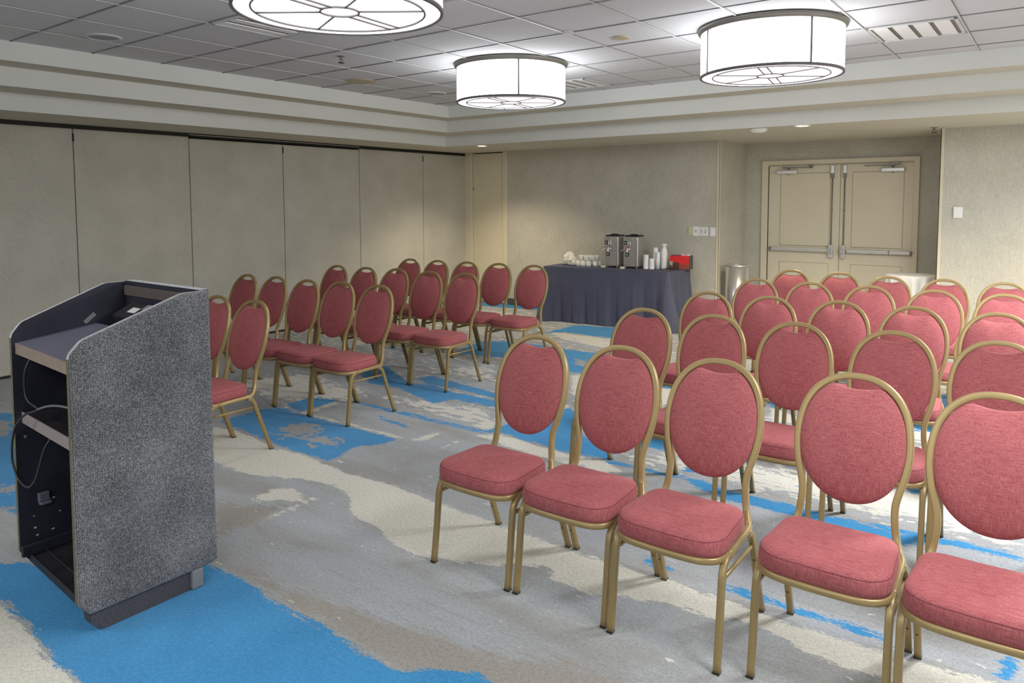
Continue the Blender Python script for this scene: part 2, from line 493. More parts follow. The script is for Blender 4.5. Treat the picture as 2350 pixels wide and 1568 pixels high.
def dup(root, loc, rotz, label, scale=1.0, group=None):
    r = root.copy()
    COL.objects.link(r)
    r.location = loc
    r.rotation_euler = (0, 0, rotz)
    r.scale = (scale,) * 3
    r['label'] = label
    if group:
        r['group'] = group
    for ch in list(root.children):
        c = ch.copy()
        COL.objects.link(c)
        c.parent = r
        for g in list(ch.children):
            d = g.copy()
            COL.objects.link(d)
            d.parent = c
    return r

# ------------------------------------------------------------------ camera
cam_d = bpy.data.cameras.new('camera')
cam = bpy.data.objects.new('camera', cam_d)
COL.objects.link(cam)
F_PX, CX, CY, YAW, PITCH, ROLL, EYE = 1688.6, 1173.73, 576.67, 0.6437, -0.0696, -0.0032, 1.53
fw = Vector((-math.sin(YAW) * math.cos(PITCH), math.cos(YAW) * math.cos(PITCH), math.sin(PITCH)))
r0 = Vector((math.cos(YAW), math.sin(YAW), 0))
u0 = r0.cross(fw)
rt = r0 * math.cos(ROLL) + u0 * math.sin(ROLL)
up = u0 * math.cos(ROLL) - r0 * math.sin(ROLL)
cam.matrix_world = Matrix(((rt.x, up.x, -fw.x, 0), (rt.y, up.y, -fw.y, 0), (rt.z, up.z, -fw.z, EYE), (0, 0, 0, 1)))
cam_d.sensor_fit = 'HORIZONTAL'
cam_d.sensor_width = 36.0
cam_d.lens = F_PX / 2350 * 36.0
cam_d.shift_x = (1175 - CX) / 2350
cam_d.shift_y = -(784 - CY) / 2350
cam_d.clip_start = 0.05
scene.camera = cam

# ------------------------------------------------------------------ room shell
XL, XR, YN, YB, YA = -7.27, 3.1, -2.7, 8.5477, 9.466
ZS, Z2, Z1, ZC = 2.2306, 2.3667, 2.5064, 2.6427
T3, T2, T1 = (-6.5313, 7.2754), (-6.1656, 6.8958), (-5.8998, 6.6252)

def sdist(px, py, poly):
    """signed distance (positive inside) of grid points to a polygon"""
    d = np.full(px.shape, 1e9)
    ins = np.zeros(px.shape, bool)
    n = len(poly)
    for i in range(n):
        ax, ay = poly[i]
        bx, by = poly[(i + 1) % n]
        ex, ey = bx - ax, by - ay
        wx, wy = px - ax, py - ay
        tt = np.clip((wx * ex + wy * ey) / (ex * ex + ey * ey + 1e-12), 0, 1)
        dd = (wx - ex * tt) ** 2 + (wy - ey * tt) ** 2
        d = np.minimum(d, dd)
        cnd = (ay > py) != (by > py)
        with np.errstate(divide='ignore', invalid='ignore'):
            xi = (bx - ax) * (py - ay) / (by - ay) + ax
        ins ^= cnd & (px < xi)
    d = np.sqrt(d)
    return np.where(ins, d, -d)

xs = np.concatenate([np.arange(-7.4, 0.3, 0.035), np.arange(0.3, 3.2, 0.4), [3.2]])
ys = np.concatenate([np.arange(-2.8, 0.6, 0.3), np.arange(0.6, 9.5, 0.035), [9.6]])
gx, gy = np.meshgrid(xs, ys)
px, py = gx.ravel(), gy.ravel()
nx, ny = len(xs), len(ys)
verts = np.stack([px, py, np.zeros_like(px)], 1)
ii = (np.arange(ny - 1)[:, None] * nx + np.arange(nx - 1)[None, :]).ravel()
faces = np.stack([ii, ii + 1, ii + nx + 1, ii + nx], 1)
me = bpy.data.meshes.new('floor')
me.from_pydata(verts.tolist(), [], faces.tolist())
for nm in ('blue', 'cream', 'tan', 'worn', 'speck'):
    key = 'speckle' if nm == 'speck' else nm
    f = np.full(px.shape, -0.6)
    for poly in CARPET[key]:
        f = np.maximum(f, np.clip(sdist(px, py, poly), -0.6, 0.6))
    if nm == 'speck':
        f = np.clip(f / 0.25, -0.25, 1.0)
        f = np.where(py > 4.2, np.maximum(f, 0.12), f)
    a = me.attributes.new(nm, 'FLOAT', 'POINT')
    a.data.foreach_set('value', f.astype(np.float32))
a = me.attributes.new('far', 'FLOAT', 'POINT')
a.data.foreach_set('value', np.clip((py - 4.0) / 1.5, -1.5, 0.35).astype(np.float32))
me.materials.append(M['carpet'])
floor = bpy.data.objects.new('floor', me)
COL.objects.link(floor)
floor['kind'] = 'structure'
floor['label'] = 'patterned carpet in grey, cream and blue'

# ceiling tiles and their grid
bm = bmesh.new()
add_box(bm, T1[0] - 0.05, XR, YN, T1[1] + 0.05, ZC, ZC + 0.03)
ceiling = struct('ceiling', bm, M['tile'], 'suspended ceiling of square white tiles')
bm = bmesh.new()
G = 0.53785
for i in range(-1, 18):
    x = -5.3995 + i * G
    if T1[0] < x < XR:
        add_box(bm, x - 0.005, x + 0.005, YN, T1[1], ZC - 0.006, ZC + 0.002, 0)
        add_box(bm, x + 0.005, x + 0.010, YN, T1[1], ZC - 0.002, ZC + 0.002, 1)  # dark strip stands in for the shadow beside the bar
for j in range(-12, 7):
    y = 3.6882 + j * G
    if YN < y < T1[1]:
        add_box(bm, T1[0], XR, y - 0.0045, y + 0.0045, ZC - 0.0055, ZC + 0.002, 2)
        add_box(bm, T1[0], XR, y - 0.009, y - 0.0045, ZC - 0.002, ZC + 0.002, 1)  # same painted shadow strip along the cross bar
obj('ceiling_grid', bm, [M['tbar'], M['bronze'], M['tbar_shaded']], ceiling)

# stepped soffit round the tray: three tiers
def tier(name, T, z0, z1, label):
    bm = bmesh.new()
    out = [(XL - 0.15, YN), (T[0], YN), (T[0], T[1]), (XR, T[1]), (XR, YA + 0.15), (XL - 0.15, YA + 0.15)]
    A = [bm.verts.new((x, y, z0)) for x, y in out]
    B = [bm.verts.new((x, y, z1)) for x, y in out]
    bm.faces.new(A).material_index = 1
    bm.faces.new(B[::-1])
    for k in range(6):
        bm.faces.new((A[k], B[k], B[(k + 1) % 6], A[(k + 1) % 6]))
    struct(name, bm, [M['soffit'], M['soffit_shaded']], label)
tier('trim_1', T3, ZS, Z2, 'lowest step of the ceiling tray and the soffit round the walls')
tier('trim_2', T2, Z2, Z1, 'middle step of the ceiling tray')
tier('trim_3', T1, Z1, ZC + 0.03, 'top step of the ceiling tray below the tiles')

# back wall with the door alcove
bm = bmesh.new()
add_box(bm, -6.49, -3.307, YB, YA + 0.15, 0, ZS)
add_box(bm, -3.307, -3.087, YA, YA + 0.15, 0, ZS)
add_box(bm, -1.319, -1.01, YA, YA + 0.15, 0, ZS)
add_box(bm, -3.087, -1.319, YA, YA + 0.15, 2.007, ZS)
add_box(bm, -1.01, XR + 0.1, YB, YA + 0.15, 0, ZS)
struct('wall_back', bm, M['wallcloth'], 'woven taupe wall with the alcove of the double doors')
bm = bmesh.new()
add_box(bm, XR, XR + 0.1, YN, YB, 0, ZC)
struct('wall_right', bm, M['wallcloth'])
bm = bmesh.new()
add_box(bm, XL - 0.15, XR + 0.1, YN - 0.1, YN, 0, ZC)
struct('wall_front', bm, M['wallcloth'])

# corner guards of the alcove
bm = bmesh.new()
add_box(bm, -3.333, -3.302, YB - 0.006, YB, 0, ZS)
add_box(bm, -3.307, -3.301, YB - 0.006, YB + 0.03, 0, ZS)
struct('trim_4', bm, M['cream'], 'pale guard on the corner left of the alcove')
bm = bmesh.new()
add_box(bm, -1.016, -0.985, YB - 0.006, YB, 0, ZS)
add_box(bm, -1.016, -1.01, YB - 0.006, YB + 0.03, 0, ZS)
struct('trim_5', bm, M['cream'], 'pale guard on the corner right of the alcove')

# baseboards
def boards(name, segs):
    bm = bmesh.new()
    for s in segs:
        add_rbox(bm, *s, r=0.003, seg=1)
    struct(name, bm, M['base'])
boards('baseboard_back', [(-6.49, -3.307, YB - 0.012, YB, 0, 0.095), (-1.0, XR, YB - 0.012, YB, 0, 0.095)])
boards('baseboard_alcove', [(-3.307, -3.09, YA - 0.012, YA, 0, 0.095), (-1.318, -1.012, YA - 0.012, YA, 0, 0.095),
                            (-3.306, -3.294, YB, YA - 0.012, 0, 0.095)])
boards('baseboard_right', [(XR - 0.012, XR, YN, YB - 0.012, 0, 0.095)])

# folding partition: dark core with hinged fabric panels
bm = bmesh.new()
add_box(bm, XL - 0.15, XL - 0.055, YN, YB + 0.4, 0, ZS)
wl = struct('wall_left', bm, M['void'], 'folding partition wall of tall fabric panels')
seams = [-2.70, -1.56, -0.42, 0.72, 1.873, 3.02, 4.136, 5.281, 6.438, 7.614, 8.541]
for k in range(len(seams) - 1):
    a, b = seams[k], seams[k + 1]
    top = 2.192 if not 4.0 < a < 6.0 else 2.176
    bm = bmesh.new()
    add_rbox(bm, XL - 0.055, XL, a + 0.004, b - 0.004, 0.022, top, r=0.004, seg=1)
    p = obj('partition_panel', bm, M['panelcloth'], wl)
    if k in (4, 6, 8):
        bm = bmesh.new()
        add_rbox(bm, XL - 0.01, XL + 0.006, b - 0.009, b + 0.009, 2.075, 2.15, r=0.004, seg=1)
        obj('hinge', bm, M['black'], p)
bm = bmesh.new()
add_box(bm, XL - 0.05, XL + 0.002, YN, YB, 0.0, 0.022)
struct('trim_6', bm, M['black'], 'dark sweep along the foot of the partition')
bm = bmesh.new()
add_box(bm, XL - 0.05, XL + 0.004, YN, YB, 2.192, ZS)
struct('trim_7', bm, M['black'], 'black overhead track of the partition')
bm = bmesh.new()
add_box(bm, XL - 0.02, XL + 0.010, 4.14, 6.43, 2.212, 2.217)
struct('trim_8', bm, M['alu'], 'thin metal lip under the partition track')

# pocket beside the partition: jamb, narrow door, casing
bm = bmesh.new()
add_rbox(bm, XL - 0.15, -7.142, YB - 0.02, YB + 0.4, 0, ZS, r=0.006)
struct('trim_9', bm, M['cream'], 'cream jamb at the end of the partition')
bm = bmesh.new()
add_rbox(bm, -7.136, -6.562, YB + 0.004, YB + 0.05, 0.01, ZS - 0.014, r=0.004)
d3 = struct('door_3', bm, M['cream'], 'narrow cream pocket door beside the partition')
for z in (0.45, 0.95, 1.37, 1.95):
    bm = bmesh.new()
    add_rbox(bm, -6.576, -6.553, YB - 0.004, YB + 0.01, z - 0.04, z + 0.04, r=0.003, seg=1)
    obj('hinge', bm, M['cream'], d3)
bm = bmesh.new()
lathe(bm, [(0.012, 0), (0.012, 0.012), (0.006, 0.016)], n=16, cap0=True, cap1=True)
bmesh.ops.rotate(bm, verts=bm.verts, cent=(0, 0, 0), matrix=Matrix.Rotation(PI / 2, 3, 'X'))
bmesh.ops.translate(bm, verts=bm.verts, vec=(-7.115, YB + 0.004, 1.70))
obj('latch', bm, M['bronze'], d3)
bm = bmesh.new()
add_rbox(bm, -6.556, -6.486, YB - 0.02, YB + 0.4, 0, ZS, r=0.005)
struct('trim_10', bm, M['cream'], 'cream casing between pocket door and back wall')
bm = bmesh.new()
add_box(bm, -7.30, -6.5, YB + 0.06, YB + 0.4, 0, ZS)
struct('wall_pocket', bm, M['void'])

# double doors
bm = bmesh.new()
yf = YA - 0.035
prism(bm, [(-3.087, 0.0), (-3.087, 2.007), (-1.319, 2.007), (-1.319, 0.0), (-1.375, 0.0), (-1.375, 1.957), (-3.009, 1.957), (-3.009, 0.0)], 'y', yf, YA + 0.06)
add_box(bm, -3.022, -3.009, yf + 0.004, YA + 0.02, 0, 1.957, 1)
add_box(bm, -3.022, -1.362, yf + 0.004, YA + 0.02, 1.945, 1.957, 1)
struct('trim_11', bm, [M['cream'], M['cream_dark']], 'cream frame of the double doors')

def door(name, x0, x1, label, left):
    y0 = YA - 0.012
    bm = bmesh.new()
    add_rbox(bm, x0, x1, y0, y0 + 0.045, 0.01, 1.943, r=0.003, seg=1)
    d = struct(name, bm, M['cream'], label)
    pa, pb = (x0 + 0.15, x1 - 0.115) if left else (x0 + 0.135, x1 - 0.10)
    for z0, z1 in ((0.955, 1.845), (0.13, 0.742)):
        bm = bmesh.new()
        add_rbox(bm, pa, pb, y0 - 0.006, y0 + 0.01, z0, z1, r=0.005, seg=2)
        add_box(bm, pa - 0.006, pb + 0.006, y0 - 0.0015, y0 + 0.005, z0 - 0.006, z1 + 0.006, 1)
        obj('door_panel', bm, [M['cream'], M['cream_dark']], d)
    xs_ = x1 - 0.085 if left else x0 + 0.050       # stile with the latch
    xe = x0 + 0.040 if left else x1 - 0.012        # far end of the push bar
    # latch case
    bm = bmesh.new()
    add_rbox(bm, xs_ - 0.026, xs_ + 0.026, y0 - 0.045, y0, 0.815, 0.975, r=0.006)
    lc = obj('latch_case', bm, M['alu'], d)
    bm = bmesh.new()
    add_rbox(bm, xs_ - 0.032, xs_ + 0.032, y0 - 0.075, y0 - 0.03, 0.875, 0.935, r=0.008)
    obj('latch_cover', bm, M['chrome'], lc)
    # push bar
    a, b = (xe, xs_ - 0.03) if left else (xs_ + 0.03, xe)
    bm = bmesh.new()
    prof = rounded([(y0 - 0.03, 0.882), (y0 - 0.03, 0.928), (y0 - 0.066, 0.924), (y0 - 0.066, 0.886)], 0.006, 3)
    prism(bm, prof, 'x', a + 0.02, b)
    add_box(bm, a + 0.05, b - 0.02, y0 - 0.03, y0, 0.894, 0.916)
    pb_ = obj('push_bar', bm, M['alu'], d)
    bm = bmesh.new()
    e0, e1 = (a - 0.006, a + 0.022) if left else (b - 0.002, b + 0.022)
    add_rbox(bm, e0, e1, y0 - 0.064, y0, 0.880, 0.930, r=0.006)
    obj('end_cap', bm, M['bronze'], pb_)
    if not left:
        bm = bmesh.new()
        add_box(bm, b - 0.22, b - 0.21, y0 - 0.068, y0 - 0.03, 0.880, 0.930)
        obj('bar_joint', bm, M['bronze'], pb_)
    # vertical rod and its top latch
    bm = bmesh.new()
    sweep(bm, [(xs_, y0 - 0.016, 0.97), (xs_, y0 - 0.016, 1.80)], circle_profile(0.0065, 10))
    add_rbox(bm, xs_ - 0.011, xs_ + 0.011, y0 - 0.024, y0, 1.385, 1.40, r=0.002, seg=1)
    obj('latch_rod', bm, M['bronze'], d)
    bm = bmesh.new()
    add_rbox(bm, xs_ - 0.018, xs_ + 0.018, y0 - 0.04, y0, 1.835, 1.935, r=0.005)
    tl = obj('top_latch', bm, M['alu'], d)
    bm = bmesh.new()
    add_rbox(bm, xs_ - 0.017, xs_ + 0.017, y0 - 0.034, y0, 1.782, 1.835, r=0.004)
    obj('latch_housing', bm, M['bronze'], tl)
    # closer with its arm
    c0, c1 = (-2.904, -2.654) if left else (-1.712, -1.468)
    bm = bmesh.new()
    add_rbox(bm, c0, c1, y0 - 0.062, y0, 1.838, 1.888, r=0.010, seg=3)
    cl = obj('door_closer', bm, M['alu'], d)
    bm = bmesh.new()
    cm = (c0 + c1) / 2 + (0.02 if left else 0.0)
    lathe(bm, [(0.012, 1.885), (0.012, 1.915)], cm, y0 - 0.035, n=12, cap0=True, cap1=True)
    lathe(bm, [(0.009, 1.828), (0.009, 1.84)], cm, y0 - 0.035, n=12, cap0=True, cap1=True)
    if left:
        add_box(bm, cm - 0.07, cm + 0.27, y0 - 0.05, y0 - 0.036, 1.912, 1.926)
        add_box(bm, cm + 0.255, cm + 0.285, y0 - 0.05, y0 - 0.02, 1.906, 1.950)
    else:
        add_box(bm, cm - 0.30, cm + 0.02, y0 - 0.05, y0 - 0.036, 1.912, 1.926)
        add_box(bm, cm - 0.02, cm + 0.07, y0 - 0.06, y0 - 0.02, 1.922, 1.945)
    obj('closer_arm', bm, M['bronze'], cl)
    if left:
        bm = bmesh.new()
        lathe(bm, [(0.0, 0.006), (0.006, 0.005), (0.009, 0.0)], n=16, cap1=True)
        bmesh.ops.rotate(bm, verts=bm.verts, cent=(0, 0, 0), matrix=Matrix.Rotation(PI / 2, 3, 'X'))
        bmesh.ops.translate(bm, verts=bm.verts, vec=(-2.569, y0 - 0.006, 1.111))
        obj('peephole', bm, M['white'], d)
    return d
door('door_1', -3.007, -2.160, 'cream panelled door, the one with a peephole', True)
door('door_2', -2.155, -1.377, 'cream panelled door beside the round white table', False)

# wall plates
def plate(x0, x1, z0, z1, mat, label, kind):
    cx, cz = (x0 + x1) / 2, (z0 + z1) / 2
    t = thing('wall_plate', label, 'switch plate', (cx, YB, cz), 0, 'plates on the wall above the buffet table')
    bm = bmesh.new()
    add_rbox(bm, x0 - cx, x1 - cx, -0.008, 0, z0 - cz, z1 - cz, r=0.003)
    obj('cover', bm, M[mat], t)
    bm = bmesh.new()
    if kind == 'toggle':
        add_rbox(bm, -0.005, 0.005, -0.016, -0.008, -0.010, 0.012, r=0.002, seg=1)
        obj('toggle', bm, M['grey_plastic'], t)
    elif kind == 'rocker':
        for s in (-1, 1):
            add_rbox(bm, s * 0.023 - 0.013, s * 0.023 + 0.013, -0.012, -0.008, -0.026, 0.026, r=0.002, seg=1)
        obj('rocker', bm, M['label'], t)
    else:
        add_rbox(bm, -0.010, 0.010, -0.012, -0.008, -0.026, 0.026, r=0.002, seg=1)
        obj('dimmer', bm, M[mat], t)
plate(-3.690, -3.633, 1.092, 1.197, 'ivory', 'ivory wall plate, farthest from the alcove corner', 'dimmer')
plate(-3.630, -3.547, 1.083, 1.199, 'white', 'white wall plate with a small grey toggle, beside the ivory one', 'toggle')
plate(-3.542, -3.437, 1.087, 1.192, 'white', 'widest white wall plate, with two rockers', 'rocker')
plate(-3.411, -3.344, 1.084, 1.191, 'white', 'narrow white wall plate next to the alcove corner', 'dimmer')
t = thing('thermostat', 'white thermostat on the wall right of the door alcove', 'thermostat', (-0.845, YB + 0.002, 1.39))
bm = bmesh.new()
add_rbox(bm, -0.040, 0.040, -0.03, 0, -0.056, 0.056, r=0.006)
obj('housing', bm, M['white'], t)
bm = bmesh.new()
add_rbox(bm, -0.03, 0.03, -0.0325, -0.029, -0.045, 0.035, r=0.002, seg=1)
obj('cover', bm, M['white'], t)

# ------------------------------------------------------------------ ceiling fixtures
def drum(x, y, rb, label, seam_angles, spoke_rot):
    t = thing('drum_light', label, 'ceiling light', (x, y, ZC), 0, 'white drum lights on the ceiling')
    zb = 2.326 - ZC
    bm = bmesh.new()
    lathe(bm, [(rb - 0.012, -0.004), (rb + 0.018, -0.004), (rb + 0.022, -0.012), (rb + 0.018, -0.024), (rb + 0.010, -0.026),
               (rb + 0.008, -0.038), (rb - 0.004, -0.040), (rb - 0.012, -0.03)], n=72)
    lathe(bm, [(0.0, -0.002), (rb - 0.012, -0.002), (rb - 0.012, -0.006)], n=72)
    obj('canopy_ring', bm, M['bronze'], t)
    bm = bmesh.new()
    lathe(bm, [(rb, -0.036), (rb, zb + 0.006)], n=96)
    sh = obj('drum_shade', bm, M['drum'], t)
    for a in seam_angles:
        a = math.radians(a)
        c, s = math.cos(a), math.sin(a)
        bm = bmesh.new()
        sweep(bm, [(rb * c * 1.002, rb * s * 1.002, -0.036), (rb * c * 1.002, rb * s * 1.002, zb)], rr_profile(0.008, 0.013, 0.002, 2), ref=(c, s, 0))
        obj('seam', bm, M['wire'], sh)
    bm = bmesh.new()
    lathe(bm, [(rb + 0.003, zb + 0.015), (rb + 0.004, zb), (rb - 0.009, zb - 0.002), (rb - 0.011, zb + 0.006)], n=96)
    obj('bottom_ring', bm, M['wire'], t)
    bm = bmesh.new()
    lathe(bm, [(0.0, zb + 0.012), (rb * 0.5, zb + 0.011), (rb - 0.006, zb + 0.008)], n=96)
    df = obj('diffuser', bm, M['diffuser'], t)
    # wire frame: ring, hub, eight spokes (two of them doubled into a pair)
    bm = bmesh.new()
    r1, r2 = rb * 0.825, rb * 0.185
    for r in (r1, r2):
        pts = [(r * math.cos(2 * PI * k / 64), r * math.sin(2 * PI * k / 64), zb + 0.004) for k in range(64)]
        sweep(bm, pts, rr_profile(0.0085, 0.008, 0.0015, 2), ref=(0, 0, 1), closed=True)
    for k in range(6):
        a = math.radians(spoke_rot + 60 * k)
        offs = (-0.026, 0.026) if k % 3 == 0 else (0.0,)
        for o_ in offs:
            c, s = math.cos(a), math.sin(a)
            q0 = math.sqrt(r2 * r2 - o_ * o_)
            q1 = math.sqrt(r1 * r1 - o_ * o_)
            sweep(bm, [(q0 * c - o_ * s, q0 * s + o_ * c, zb + 0.004), (q1 * c - o_ * s, q1 * s + o_ * c, zb + 0.004)],
                  rr_profile(0.0075, 0.008, 0.0015, 2), ref=(0, 0, 1))
    obj('spoke_frame', bm, M['wire'], df)
    return t
drum(-2.499, 2.118, 0.437, 'white drum light, largest in view, cut by the top edge', (-40, 80, 200), 96)
drum(-3.690, 4.918, 0.446, 'white drum light above the aisle, nearest the folding partition', (-45.6, 44.4, 134.4, 224.4), 100)
drum(-1.565, 4.900, 0.441, 'white drum light above the door-side chairs, beside the slotted air vent', (-41.6, 48.4, 138.4, 228.4), 100)

def speaker(x, y, r, label):
    t = thing('ceiling_speaker', label, 'ceiling speaker', (x, y, ZC))
    bm = bmesh.new()
    lathe(bm, [(r, 0.0), (r, -0.006), (r * 0.86, -0.012), (r * 0.80, -0.006)], n=48)
    obj('rim', bm, M['tile'], t)
    bm = bmesh.new()
    lathe(bm, [(0.0, -0.008), (r * 0.5, -0.0075), (r * 0.81, -0.006)], n=48)
    obj('grille', bm, M['grille'], t)
speaker(-5.255, 2.405, 0.115, 'round speaker in the ceiling beside the largest drum light')
speaker(-5.285, 5.735, 0.112, 'round ceiling speaker in the far corner of the tray beside a drum light')

def disc(x, y, r, mat, label, cat='sprinkler cover'):
    bm = bmesh.new()
    lathe(bm, [(r, 0.0), (r, -0.004), (r * 0.93, -0.008), (r * 0.6, -0.009), (0.0, -0.009)], n=40)
    o = obj('sprinkler_cover', bm, M[mat], None, (x, y, ZC))
    return tag(o, label, cat)
disc(-5.30, 4.735, 0.145, 'amber', 'large tan ceiling disc near the partition-side edge of the tray')
disc(-2.488, 4.573, 0.066, 'amber', 'small tan ceiling disc between the two far drum lights')
disc(-2.690, 4.215, 0.042, 'tile', 'faint white ceiling disc next to the small tan one')

def sprinkler(x, y, z, label):
    t = thing('fire_sprinkler', label, 'sprinkler', (x, y, z))
    bm = bmesh.new()
    lathe(bm, [(0.032, 0.0), (0.030, -0.006), (0.012, -0.010)], n=24, cap1=True)
    obj('escutcheon', bm, M['bronze'], t)
    bm = bmesh.new()
    lathe(bm, [(0.010, -0.008), (0.010, -0.024), (0.005, -0.03)], n=14, cap1=True)
    for s in (-1, 1):
        sweep(bm, catmull([(0.009 * s, 0, -0.020), (0.017 * s, 0, -0.034), (0.004 * s, 0, -0.048)], 5), circle_profile(0.0028, 6))
    obj('frame', bm, M['bronze'], t)
    bm = bmesh.new()
    lathe(bm, [(0.0, -0.047), (0.024, -0.049), (0.024, -0.052), (0.0, -0.053)], n=20)
    obj('deflector', bm, M['void'], t)
sprinkler(-4.517, 3.835, ZC, 'small dark sprinkler head hanging from a ceiling tile')
sprinkler(-1.055, 8.35, ZS, 'small dark sprinkler head under the soffit by the alcove corner')

# slotted air vents
def vent(x0, x1, y0, y1, label, slots, axis):
    t = thing('air_vent', label, 'air vent', ((x0 + x1) / 2, (y0 + y1) / 2, ZC))
    w, d = (x1 - x0) / 2, (y1 - y0) / 2
    bm = bmesh.new()
    for a in ((-w, w, -d, -d + 0.02), (-w, w, d - 0.02, d), (-w, -w + 0.02, -d, d), (w - 0.02, w, -d, d)):
        add_rbox(bm, *a, -0.012, 0.0, r=0.003, seg=1)
    obj('frame', bm, M['tbar'], t)
    bm = bmesh.new()
    add_box(bm, -w + 0.01, w - 0.01, -d + 0.01, d - 0.01, -0.003, -0.001)
    obj('backing', bm, M['bronze'], t)
    for k in range(slots):
        bm = bmesh.new()
        if axis == 'x':
            p = (2 * w - 0.05) / slots
            a = -w + 0.03 + k * p
            add_rbox(bm, a, a + p - 0.022, -d + 0.03, d - 0.03, -0.010, -0.002, r=0.003, seg=1, rot=Matrix.Rotation(math.radians(4), 3, 'Y'))
        else:
            p = (2 * d - 0.05) / slots
            a = -d + 0.03 + k * p
            add_rbox(bm, -w + 0.03, w - 0.03, a, a + p - 0.022, -0.010, -0.002, r=0.003, seg=1, rot=Matrix.Rotation(math.radians(4), 3, 'X'))
        obj('blade', bm, M['white'], t)
vent(-1.085, -0.570, 5.315, 5.83, 'square white ceiling vent with four slats, by the door-side tray edge', 4, 'x')
vent(-4.065, -3.555, 5.85, 6.36, 'white ceiling vent half hidden behind a drum light', 4, 'x')
vent(-4.31, -3.80, 2.62, 3.13, 'white ceiling vent beside the largest drum light', 4, 'x')

# recessed warm downlights and smoke detector in the soffit
def downlight(x, y, label):
    t = thing('downlight', label, 'downlight', (x, y, ZS))
    bm = bmesh.new()
    lathe(bm, [(0.078, 0.0), (0.076, -0.006), (0.058, -0.007), (0.056, -0.001)], n=40)
    obj('trim_ring', bm, M['white'], t)
    bm = bmesh.new()
    lathe(bm, [(0.0, -0.005), (0.03, -0.005), (0.058, -0.003)], n=40)
    obj('lens', bm, M['downlight'], t)
downlight(-6.055, 7.44, 'warm recessed downlight in the soffit corner by the partition')
downlight(-2.035, 7.35, 'glowing warm downlight in the soffit in front of the double doors')
t = thing('smoke_detector', 'round white smoke detector under the soffit beside a downlight', 'smoke detector', (-2.478, 7.43, ZS))
bm = bmesh.new()
lathe(bm, [(0.085, 0.0), (0.085, -0.012), (0.078, -0.018)], n=40)
obj('base_plate', bm, M['white'], t)
bm = bmesh.new()
lathe(bm, [(0.078, -0.017), (0.066, -0.030), (0.04, -0.036), (0.0, -0.037)], n=40)
obj('sensor_cover', bm, M['white'], t)

# ------------------------------------------------------------------ banquet chair
def back_y(z):
    return 0.158 + 0.20 * (z - 0.43) + 0.18 * (z - 0.43) ** 2

